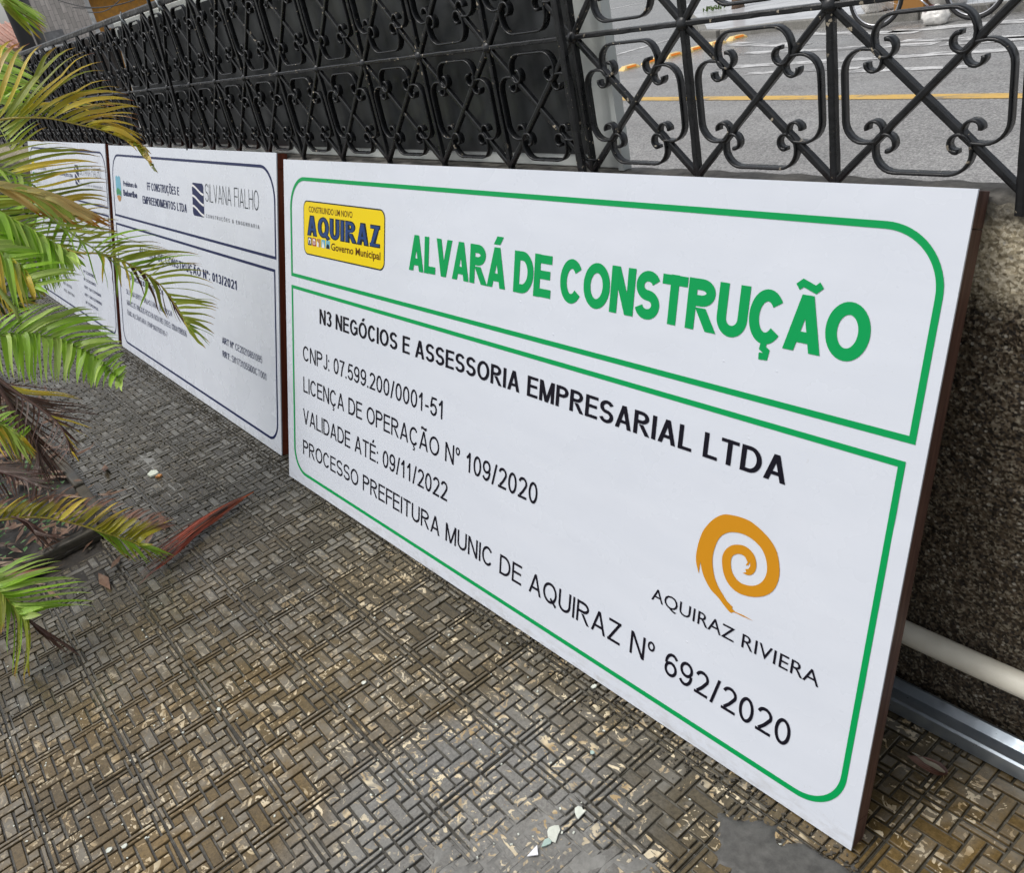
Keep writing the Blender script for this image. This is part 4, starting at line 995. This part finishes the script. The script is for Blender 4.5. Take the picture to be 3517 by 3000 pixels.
# I: dense fresh green mass
frond([(-150, 690), (-60, 715), (30, 760), (110, 800), (180, 840), (240, 880)], (-1.55, -1.35),
      [(20, [(0, (60, 1010)), (.15, (74, 1016)), (.3, (114, 1013)), (.42, (149, 1013)), (.54, (169, 999)), (.66, (198, 999)), (.76, (216, 989)), (.88, (248, 944)), (1, (298, 914))], .027, [L_LIME, L_GREEN, L_LIME], .05, .12),
       (14, [(0, (120, 690)), (.3, (260, 740)), (.6, (330, 800)), (.9, (300, 890))], .020, [L_LIME, L_OLIVE], -.08, .10)], M_RG, .004)
frond([(-150, 800), (-60, 830), (20, 880), (80, 930), (120, 980)], (-1.5, -1.3),
      [(11, [(0, (-10, 1110)), (.4, (60, 1090)), (.7, (110, 1040)), (1, (165, 1010))], .022, [L_GREEN, L_OLIVE, L_YEL], .05, .08), (10, [(0, (120, 830)), (.5, (230, 880)), (1, (280, 960))], .024, [L_LIME, L_GREEN], 0, .10)], M_RG)
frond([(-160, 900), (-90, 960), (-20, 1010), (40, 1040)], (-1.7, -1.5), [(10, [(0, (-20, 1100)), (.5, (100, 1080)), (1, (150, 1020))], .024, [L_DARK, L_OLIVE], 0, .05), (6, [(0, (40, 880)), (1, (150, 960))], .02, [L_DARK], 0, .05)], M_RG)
palm = palms[2]
# dark inner fronds for depth
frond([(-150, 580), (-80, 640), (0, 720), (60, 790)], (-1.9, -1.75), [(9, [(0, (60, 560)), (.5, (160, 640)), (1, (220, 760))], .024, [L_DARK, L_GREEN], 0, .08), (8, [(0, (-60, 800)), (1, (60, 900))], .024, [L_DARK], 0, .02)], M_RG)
# J: dead hanging fronds
frond([(-60, 1260), (0, 1335), (60, 1430), (120, 1520), (136, 1600)], (-1.55, -1.35),
      [(12, [(.1, (190, 1420)), (.4, (262, 1600)), (.7, (210, 1660)), (1, (150, 1700))], .010, [L_DEAD, L_GREY], 0, .03), (9, [(.1, (20, 1500)), (.6, (90, 1650)), (1, (120, 1700))], .010, [L_DEAD, L_GREY], 0, .0)], M_RB, .008, 'dead brown frond drooping to the bed')
frond([(-20, 1290), (60, 1350), (140, 1405), (207, 1465), (240, 1540)], (-1.45, -1.2),
      [(12, [(.1, (240, 1345)), (.3, (322, 1405)), (.5, (355, 1435)), (.7, (285, 1525)), (1, (262, 1605))], .008, [L_DEAD, L_YEL, L_DEAD], 0, .04), (7, [(.2, (60, 1480)), (1, (200, 1610))], .008, [L_GREY, L_DEAD], 0, 0)], M_RB, .006)
frond([(-80, 1440), (-20, 1450), (30, 1470), (70, 1500)], (-1.45, -1.35), [(10, [(0, (30, 1580)), (.5, (110, 1600)), (1, (125, 1560))], .016, [L_YEL, L_OLIVE, L_LIME], 0, .06), (5, [(0, (20, 1390)), (1, (110, 1470))], .014, [L_GREEN], 0, .05)], M_RG)
# K: greyish withered frond on the soil
frond([(-120, 1600), (-30, 1615), (60, 1640), (120, 1665)], (-1.25, -1.08), [(9, [(0, (80, 1590)), (.5, (200, 1650)), (1, (190, 1690))], .010, [L_GREY], 0, .04), (7, [(0, (0, 1720)), (1, (130, 1720))], .010, [L_GREY, L_DEAD], 0, .0)], M_RB, .004)
frond([(40, 1775), (95, 1795), (120, 1830)], (-1.12, -1.05), [(9, [(0, (170, 1892)), (.5, (190, 1870)), (1, (228, 1842))], .010, [L_GREY, L_DEAD], 0, .03)], M_RB, .003)
# short trunks in the bed
for ti, (x, y, h, r) in enumerate(((-1.75, -.8, .7, .03), (-1.62, -.95, .55, .026), (-1.95, -.7, .8, .028), (-1.5, -.75, .35, .022), (-2.1, -.95, .6, .03))):
    palm = palms[ti % 3]; mb = MB(); mb.tube([(x - PO.x + .02 * math.sin(k), y - PO.y + .015 * k, h * k / 5) for k in range(6)], [r * (1 - .08 * k) for k in range(6)], 10); build(mb, 'trunk', M_RB if h < .5 else M_RG, palm, True)

# brown leaf litter on the bed and its edge
mb = MB()
for _ in range(900):
    x = R_.uniform(-3.4, -.95); y = R_.uniform(-1.0, -.2)
    if not in_bed(x, y) and R_.random() < .75: continue
    s = R_.uniform(.015, .07); a = R_.uniform(0, 6.28); z = (.03 if in_bed(x, y) else .004) + R_.uniform(0, .03 if in_bed(x, y) else .004); w = s * R_.uniform(.08, .25)
    dx, dy = math.cos(a), math.sin(a); k = R_.uniform(-.3, .3) * s
    mb.add([(x - dx * s, y - dy * s, z), (x + dy * w, y - dx * w, z + .006), (x + dx * s, y + dy * s, z + abs(k)), (x - dy * w, y + dx * w, z + .002)], [(0, 1, 2, 3)])
t = NT('litter_brown'); t.set(t.ramp(t.noise(t.pos(), 14, 3), [(.3, (.045, .02, .010)), (.5, (.15, .075, .04)), (.7, (.28, .20, .13))]), .55)
o = build(mb, 'leaf_litter', t.m); o['kind'] = 'stuff'
# undergrowth: clover-like leaves on the soil
mb = MB()
for _ in range(900):
    x = R_.uniform(-3.2, -1.34); y = R_.uniform(-.95, -.39); s = R_.uniform(.006, .014); a = R_.uniform(0, 6.28); z = .03 + R_.uniform(0, .05)
    if noise.noise(Vector((x * 3, y * 3, 8))) < .02: continue
    dx, dy = math.cos(a) * s, math.sin(a) * s
    mb.add([(x - dx, y - dy, z), (x + dy * .6, y - dx * .6, z + .004), (x + dx, y + dy, z + R_.uniform(-.003, .006)), (x - dy * .6, y + dx * .6, z + .004)], [(0, 1, 2, 3)])
o = build(mb, 'undergrowth', flat('clover_green', (.05, .14, .03), .5)); o['kind'] = 'stuff'

# fallen red-brown dry frond
fl = empty('fallen_frond', tuple(onZ(600, 1850))); thing(fl, 'dry red-brown palm frond lying on the wet tiles', 'fallen frond')
FO = onZ(600, 1850); L_RED = m_leaf('leaf_dry_red', (.42, .10, .04), (.36, .075, .04), (.14, .05, .04), .7, .1)
tip = onZ(872, 1690, .006)
for i in range(34):
    f = i / 33 + R_.uniform(-.04, .04); e = onZ(385 + 100 * (1 - abs(f - .5) * .3), 1915 + 105 * f, .004 + .02 * math.sin(f * 3.1) + R_.uniform(0, .01)); e = tip.lerp(e, R_.uniform(.72, 1.05)); m = tip.lerp(e, R_.uniform(.0, .35)); m.z = .008 + .022 * math.sin(f * 3.14) * min(1, (m - tip).length * 6)
    leaflet(fl, m - FO, e - FO, (e - m).normalized(), R_.uniform(.003, .006), R_.choice([L_RED, L_RED, L_DEAD]), R_.uniform(.0, .05))
mb = MB(); mb.tube([tip - FO, onZ(760, 1760, .018) - FO, onZ(650, 1835, .022) - FO, onZ(540, 1905, .018) - FO], [.0012, .0035, .003, .0015], 7); build(mb, 'midrib', flat('midrib_orange', (.52, .14, .05), .5), fl, True)

# small litter
def chip(px, py, r, mat, label, cat='paint chip', name='paint_chip', pts=None, th=.0015, n=9, z=.002):
    c = onZ(px, py); mb = MB(); P = []
    if pts: P = [(onZ(a, b) - c) for a, b in pts]; P = [(p.x, p.y) for p in P]
    else: P = [(r * R_.uniform(.6, 1.1) * math.cos(6.283 * i / n), r * R_.uniform(.6, 1.1) * math.sin(6.283 * i / n)) for i in range(n)]
    n = len(P); mb.v = [(x, y, z) for x, y in P] + [(x * .96, y * .96, z + th + .0006 * math.sin(i * 2)) for i, (x, y) in enumerate(P)]
    mb.f = [tuple(range(n, 2 * n))] + [(i, (i + 1) % n, n + (i + 1) % n, n + i) for i in range(n)]
    o = build(mb, name, mat); o.location = (c.x, c.y, 0); thing(o, label, cat, 'litter on the tiles'); return o
mch = m_cement('chip_white', (.55, .58, .50), (.72, .74, .66), .5, 90); mwh = flat('paper_white', (.85, .86, .88), .4); maq = flat('chip_aqua', (.38, .50, .45), .4)
k15 = lambda l: [(1400 + a / 2.072, 2500 + b / 2.072) for a, b in l]
chip(1985, 2795, .02, mch, 'speckled white paint chip nearest the dark patch, above the larger one', pts=k15([(1190, 580), (1215, 565), (1240, 570), (1250, 590), (1272, 600), (1240, 630), (1215, 660), (1200, 640), (1190, 610)]), z=.001)
chip(1905, 2870, .03, mch, 'largest speckled white paint chip on the grey mortar smear', pts=k15([(1005, 720), (1050, 705), (1078, 703), (1090, 740), (1075, 770), (1055, 830), (1030, 820), (1000, 790), (995, 750)]), z=.002)
chip(1880, 2900, .02, maq, 'pale aqua paint chip touching the largest white chip', pts=k15([(975, 805), (1005, 795), (1028, 815), (1020, 835), (985, 852), (950, 860)]), z=.0015)
chip(1840, 2925, .02, mwh, 'small clean white paper triangle on the mortar smear', 'paper scrap', 'paper_scrap', pts=k15([(850, 930), (925, 850), (932, 918)]), z=.003)
for px, py, r, lab in ((2040, 2362, .007, 'white chip on the tile joint close under the big sign'), (1250, 2350, .008, 'pale chip in a tile joint left of the big sign text'),
                       (2036, 2590, .006, 'white sliver standing in a groove beside a dark smudge'), (753, 2440, .006, 'white chip on a joint crossing at lower left'), (375, 2925, .008, 'aqua flake at the bottom left'), (430, 2910, .007, 'pale flake beside the aqua one at the bottom left')):
    chip(px, py, r, R_.choice([mch, maq, mch]), lab, n=6)
mb = MB()
for _ in range(260):
    px, py = R_.uniform(0, 2900), R_.uniform(1500, 3000); c = onZ(px, py)
    if c.y > .17 or c.x > 1.2 or in_bed(c.x, c.y) or (Vector(c) - CC).length > 3.2: continue
    r = R_.uniform(.0010, .0026); a = R_.uniform(0, 6)
    mb.obox((c.x, c.y, .001), (r * math.cos(a), r * math.sin(a), 0), (-r * .7 * math.sin(a), r * .7 * math.cos(a), 0), (0, 0, .0008))
o = build(mb, 'grit', mch); o['kind'] = 'stuff'
# dark crumbs and dust gathered along the foot of the signs
mb = MB()
for _ in range(1500):
    x = R_.uniform(-3.2, 1.05); y = .225 - abs(R_.gauss(0, .035)) ; r = R_.uniform(.0012, .004); a = R_.uniform(0, 6)
    mb.obox((x, y, .001), (r * math.cos(a), r * math.sin(a), .0004), (-r * .5 * math.sin(a), r * .5 * math.cos(a), 0), (0, 0, r * .4))
o = build(mb, 'crumbs', M['curb']); o['kind'] = 'stuff'
# petals on the paving
o = chip(520, 1632, .02, flat('petal_white', (.62, .66, .55), .5), 'white curled petal beside an orange one on the tiles', 'petal', 'petal', pts=[(508, 1636), (522, 1622), (540, 1620), (548, 1628), (538, 1636), (520, 1642)], th=.006)
o = chip(547, 1640, .012, flat('petal_orange', (.50, .22, .06), .5), 'small orange-brown petal beside the white one', 'petal', 'petal', th=.006)
# dead leaf by the steel channel
dl = empty('dead_leaf', tuple(onZ(3130, 2600))); thing(dl, 'shrivelled dark leaf with a white streak by the steel channel', 'dead leaf')
DO = onZ(3130, 2600)
k8 = lambda a, b, z=.006: onZ(2900 + a / 3.358, 2500 + b / 3.358, z) - DO
leaflet(dl, k8(1190, 530), k8(725, 330, .012), (k8(900, 450) - k8(1190, 530)).normalized(), .022, L_DEAD, .04)
leaflet(dl, k8(1160, 520, .012), k8(780, 290, .018), (k8(900, 400) - k8(1160, 520)).normalized(), .007, m_leaf('leaf_bleached', (.4, .36, .26), (.5, .47, .36), (.55, .55, .45), .8), .05)
leaflet(dl, k8(1180, 525), k8(990, 515, .006), (k8(990, 515) - k8(1180, 525)).normalized(), .005, L_DEAD, .02)
# brown sheath by the palm foot
sh_ = MB(); a0 = onZ(-60, 2000, .02); 
for j in range(7):
    for i in range(9):
        p = a0.lerp(onZ(150, 1965, .012), i / 8) + Vector((0, -.03 + j * .011, .02 * math.sin(j / 6 * 3.14) * (1 - i / 10))); sh_.v.append(tuple(p))
for j in range(6):
    for i in range(8): a = j * 9 + i; sh_.f.append((a, a + 1, a + 10, a + 9))
o = build(sh_, 'palm_sheath', m_wood('sheath_brown', (.10, .035, .015), (.24, .10, .045)), smooth=True); thing(o, 'curled orange-brown palm sheath lying under the green leaves', 'palm sheath')

# ------------------------------------------------------------------ across the road
studm = m_cement('stud_yellow', (.80, .55, .18), (.92, .70, .34), .5, 20); refl = flat('stud_orange', (.80, .22, .01), .3)
a, b = Vector((-7.75, 6.35, RZ)), Vector((-6.75, 9.95, RZ)); ns = 11
for i in range(ns):
    p = a.lerp(b, (i + .5) / ns); d = (b - a).normalized(); nn = Vector((-d.y, d.x, 0))
    e = empty('road_stud', tuple(p)); thing(e, 'chunky yellow road stud with orange reflector, one of the slanting row', 'road stud', 'yellow road studs in a row')
    mb = MB(); L, w_, h = .125, .075, .05
    mb.v = [tuple(d * (sx * L * k) + nn * (sy * w_ * k) + Vector((0, 0, z))) for k, z in ((1, 0), (.92, .02), (.62, h)) for sx, sy in ((-1, -1), (1, -1), (1, 1), (-1, 1))]
    mb.f = [(q * 4 + k, q * 4 + (k + 1) % 4, q * 4 + 4 + (k + 1) % 4, q * 4 + 4 + k) for q in range(2) for k in range(4)] + [(8, 9, 10, 11)]
    build(mb, 'stud_body', studm, e)
    for sg in (-1, 1):
        mb = MB(); mb.obox(tuple(nn * (sg * w_ * .80) + Vector((0, 0, .034))), d * L * .55, nn * .004, Vector((0, 0, .011)) - nn * sg * .011); build(mb, 'reflector', refl, e)
strip('yellow_road_line', (-22, 15.5, 0), (-18.2, 17.9, 0), .25, RZ + .004, M['yline'])
# bicycle at the kerb
bk = empty('bicycle', (-4.03, 9.5, RZ)); thing(bk, 'black-tyred bicycle standing at the far kerb with a purple pedal', 'bicycle')
def circ(cx, cz, r, n=40): return [(cx + r * math.cos(2 * math.pi * i / n), 0, cz + r * math.sin(2 * math.pi * i / n)) for i in range(n + 1)]
mty = flat('tyre_black', (.015, .015, .016), .6); mrim = flat('rim_alloy', (.6, .6, .62), .25, .9); mfr = flat('bike_paint', (.05, .05, .055), .3)
for cx in (-.55, .57):
    mb = MB(); mb.tube(circ(cx, .33, .315), .021, 8, False); t_ = build(mb, 'tyre', mty, bk, True)
    mb = MB(); mb.tube(circ(cx, .33, .288), .010, 6, False); build(mb, 'rim', mrim, t_, True)
    mb = MB()
    for i in range(18): w = i * math.pi / 9; mb.tube([(cx, 0, .33), (cx + .285 * math.cos(w), 0, .33 + .285 * math.sin(w))], .0016, 4, False)
    build(mb, 'spokes', mrim, t_, True)
mb = MB()
for q in (((-.55, 0, .33), (-.05, 0, .30)), ((-.55, 0, .33), (-.2, 0, .78)), ((-.05, 0, .30), (-.22, 0, .85)), ((-.05, 0, .30), (.38, 0, .80)), ((-.2, 0, .75), (.38, 0, .84)), ((.57, 0, .33), (.36, 0, .95))): mb.tube(q, .015, 8)
build(mb, 'bike_frame', mfr, bk, True)
mb = MB(); mb.tube([(.22, -.25, 1.02), (.34, -.1, 1.0), (.34, .1, 1.0), (.22, .25, 1.02)], .013, 8); build(mb, 'handlebar', mrim, bk, True)
mb = MB(); mb.obox((-.24, 0, .9), (.12, 0, .01), (0, .06, 0), (0, 0, .02)); build(mb, 'saddle', mty, bk, bevel=.02)
mb = MB(); mb.tube([(-.05, -.03, .30), (.10, -.06, .19)], .009, 6); cr = build(mb, 'crank', mrim, bk, True)
mb = MB(); mb.obox((.13, -.10, .18), (.045, 0, .008), (0, .05, 0), (0, 0, .015)); build(mb, 'pedal', flat('pedal_purple', (.15, .01, .05), .4), bk, bevel=.005)
# white bags and a crate
def bag(loc, s, label):
    bm = bmesh.new(); bmesh.ops.create_icosphere(bm, subdivisions=4, radius=1)
    for v in bm.verts:
        n_ = noise.noise(v.co * 1.6 + Vector(loc)) * .25 + noise.noise(v.co * 5 + Vector(loc)) * .10
        v.co *= 1 + n_; v.co.z = max(-.75, v.co.z)
        if v.co.z > .6: v.co.x *= .6; v.co.y *= .6; v.co.z *= 1.15
        v.co = Vector((v.co.x * s[0], v.co.y * s[1], (v.co.z + .75) * s[2]))
    me = bpy.data.meshes.new('plastic_bag'); bm.to_mesh(me); bm.free(); me.polygons.foreach_set('use_smooth', [True] * len(me.polygons))
    o = link('plastic_bag', me, None, flat('bag_white', (.72, .70, .66), .35)); o.location = loc; thing(o, label, 'plastic bag', 'white bags at the far kerb'); return o
bag((-3.83, 9.42, RZ), (.14, .13, .11), 'small white plastic bag on the road in front of the bicycle')
bag((-4.02, 10.05, RZ + .10), (.22, .2, .24), 'big white plastic bag on the pavement behind the bicycle')
bag((-4.95, 10.2, RZ + .10), (.2, .2, .15), 'crumpled white plastic bag behind the left wheel of the bicycle')
cr = empty('ochre_crate', (-4.45, 10.1, RZ + .10)); thing(cr, 'ochre plastic crate standing behind the bicycle at the far kerb', 'crate'); moc = flat('crate_ochre', (.42, .20, .05), .5)
for a, b in (((-.18, -.14, 0), (.18, .14, .015)), ((-.18, -.14, .015), (.18, -.125, .28)), ((-.18, .125, .015), (.18, .14, .28)), ((-.18, -.125, .015), (-.165, .125, .28)), ((.165, -.125, .015), (.18, .125, .28))):
    mb = MB(); mb.box(a, b); build(mb, 'crate_panel', moc, cr, bevel=.004)
pp = onZ(2535, 26, RZ + .10); mb = MB(); mb.tube([(0, 0, -.02), (0, 0, .06), (0.01, 0, 1.4), (0, .02, 2.6)], [.12, .10, .095, .09], 12)
o = build(mb, 'wooden_post', m_wood('post_brown', (.06, .035, .02), (.17, .11, .07)), smooth=True); o.location = pp; thing(o, 'brown wooden post on the far pavement left of the bicycle', 'post')
mb = MB()
for i in range(60):
    c = pp + Vector((R_.uniform(-.75, -.35), R_.uniform(-.15, .15), R_.uniform(0, .05))); a = R_.uniform(0, 6); mb.add([(c.x, c.y, c.z), (c.x + .02 * math.cos(a), c.y + .02 * math.sin(a), c.z + .05), (c.x + .05 * math.cos(a), c.y + .05 * math.sin(a), c.z + .03), (c.x + .02 * math.cos(a + 1), c.y + .02 * math.sin(a + 1), c.z + .01)], [(0, 1, 2, 3)])
o = build(mb, 'weeds', flat('weed_green', (.10, .16, .04), .6)); o['kind'] = 'stuff'

# ------------------------------------------------------------------ far buildings
def dirpt(px, py, X): return onX(px, py, X)
t = NT('stone_cladding'); pp_ = t.pos(); br = t.n('TexBrick'); mp = t.n('Mapping'); mp.inputs['Rotation'].default_value = (0, math.pi / 2, 0)
sx = t.n('SeparateXYZ'); t.l(pp_, sx.inputs[0]); cx = t.n('CombineXYZ'); t.l(sx.outputs['Z'], cx.inputs[0]); t.l(sx.outputs['Y'], cx.inputs[1])
t.l(cx.outputs[0], br.inputs['Vector']); br.inputs['Scale'].default_value = 1.0; br.inputs['Brick Width'].default_value = .36; br.inputs['Row Height'].default_value = .16; br.inputs['Mortar Size'].default_value = .006
br.inputs['Color1'].default_value = (.66, .60, .55, 1); br.inputs['Color2'].default_value = (.47, .43, .39, 1); br.inputs['Mortar'].default_value = (.24, .22, .2, 1)
t.set(t.mix(.5, br.outputs['Color'], t.mix(1, br.outputs['Color'], t.ramp(t.noise(t.map(pp_, (1, 6, 1)), 2, 4), [(.3, .6), (.7, 1.3)]), 'MULTIPLY')), .7); MCL = t.m
def bldg(name, label, parts):
    e = empty(name, (0, 0, 0)); thing(e, label, 'building', 'buildings beyond the fence')
    for nm, a, b, mat in parts: mb = MB(); mb.box(a, b); build(mb, nm, mat, e)
    return e
XB = -36.
yl, yr, yo = dirpt(118, 160, XB).y, dirpt(322, 92, XB).y, dirpt(640, 0, XB).y
mwb = m_cement('render_white', (.6, .6, .58), (.72, .72, .70), .7, 3); mor = m_cement('render_orange', (.50, .23, .035), (.60, .29, .05), .7, 2); mgr = m_cement('awning_grey', (.16, .16, .16), (.30, .30, .30), .8, 4)
bldg('clad_building', 'far building clad in pale grey-brown stone strips', [('clad_wall', (XB - .8, yl, RZ), (XB, yr, 9), MCL), ('corner_trim', (XB - .3, yr, RZ), (XB + .05, yr + .16, 9), mwb), ('base_trim', (XB + .002, yl, RZ), (XB + .06, yr, 2.28), mwb), ('window', (XB + .002, yl + .5, 2.32), (XB + .08, yl + 1.15, 2.75), mgr)])
bldg('orange_building', 'far building with an orange rendered wall and grey eave', [('wall', (XB - 8, yr + .162, RZ), (XB - .2, yo + 6, 8), mor), ('eave', (XB - .2, yr + .162, 3.66), (XB + .6, yo + 6, 4.3), mgr), ('sill', (XB - .198, yr + .5, 2.45), (XB - .05, yr + 1.6, 2.62), mwb)])
bldg('white_house', 'far white house under a pinkish tiled roof behind the pole', [('wall', (-52, 4.2, RZ), (-46, yl * 46 / 36 + 2.0, 2.9), mwb)])
rf = MB(); mrf = m_cement('roof_tiles', (.38, .20, .15), (.56, .34, .28), .8, 9)
rf.v = [(-45.6, 3.5, 2.75), (-45.6, 12, 2.75), (-49.5, 12, 4.0), (-49.5, 3.5, 4.0), (-53, 3.5, 2.75), (-53, 12, 2.75)]; rf.f = [(0, 1, 2, 3), (3, 2, 5, 4)]
o = build(rf, 'roof', mrf, bpy.data.objects['white_house']); 
for k in range(28):
    mb = MB(); y = 3.6 + k * .3; mb.tube([(-45.55, y, 2.80), (-49.5, y, 4.05)], .06, 6); build(mb, 'roof_tile_row', mrf, bpy.data.objects['white_house'], True)
pb = dirpt(88, 130, -24.)
pl = empty('utility_pole', (pb.x, pb.y, RZ)); thing(pl, 'dark utility pole with pale round fittings at the far left', 'utility pole')
mb = MB(); mb.tube([(0, 0, 0), (0, -.05, 6.5)], [.2, .15], 12); build(mb, 'pole_shaft', flat('pole_dark', (.03, .03, .032), .6), pl, True)
mb = MB(); mb.tube([(-.1, .34, 0), (-.1, .32, 6.5)], [.11, .1], 10); build(mb, 'conduit', flat('pole_grey', (.12, .12, .12), .6), pl, True)
for dy, dz in ((.02, 2.02), (.30, 2.05)):
    bm = bmesh.new(); bmesh.ops.create_uvsphere(bm, u_segments=12, v_segments=8, radius=.075); me = bpy.data.meshes.new('fitting'); bm.to_mesh(me); bm.free()
    q = link('round_fitting', me, pl, mwb); q.location = (.22, dy, dz)
wl_ = empty('overhead_wires', (0, 0, 0)); thing(wl_, 'thin dark wires crossing in front of the clad building', 'wires')
for (A, B) in (((250, 25), (520, -25)), ((300, 40), (420, -10)), ((200, 0), (420, 12))):
    mb = MB(); a, b = dirpt(*A, -24.), dirpt(*B, -20.); mb.tube([a.lerp(b, i / 12) - Vector((0, 0, .12 * math.sin(math.pi * i / 12))) for i in range(13)], .012, 5, False); build(mb, 'wire', flat('wire_black', (.03, .03, .03), .6), wl_, True)
# far garden greenery left of the signs
bu = empty('far_shrub', (-6.6, .1, 0)); thing(bu, 'dark green leafy shrub beyond the farthest sign', 'shrub')
mb = MB()
for _ in range(900):
    c = Vector((R_.gauss(0, .35), R_.gauss(0, .22), .45 + R_.gauss(0, .22))); n_ = Vector((R_.uniform(-1, 1), R_.uniform(-1, 1), R_.uniform(.2, 1))).normalized(); a = n_.orthogonal().normalized() * R_.uniform(.02, .035); b = n_.cross(a) * .5
    if c.z < .02: continue
    mb.add([c - a, c + b, c + a, c - b], [(0, 1, 2, 3)])
build(mb, 'foliage', L_DARK if False else flat('shrub_green', (.04, .12, .02), .5), bu)
mb = MB(); mb.tube([(0, 0, 0), (.02, 0, .3), (0, .02, .6)], [.02, .015, .008], 7); build(mb, 'stem', M_RB, bu, True)
print('leaflets', NL, 'tiles', len(cells))
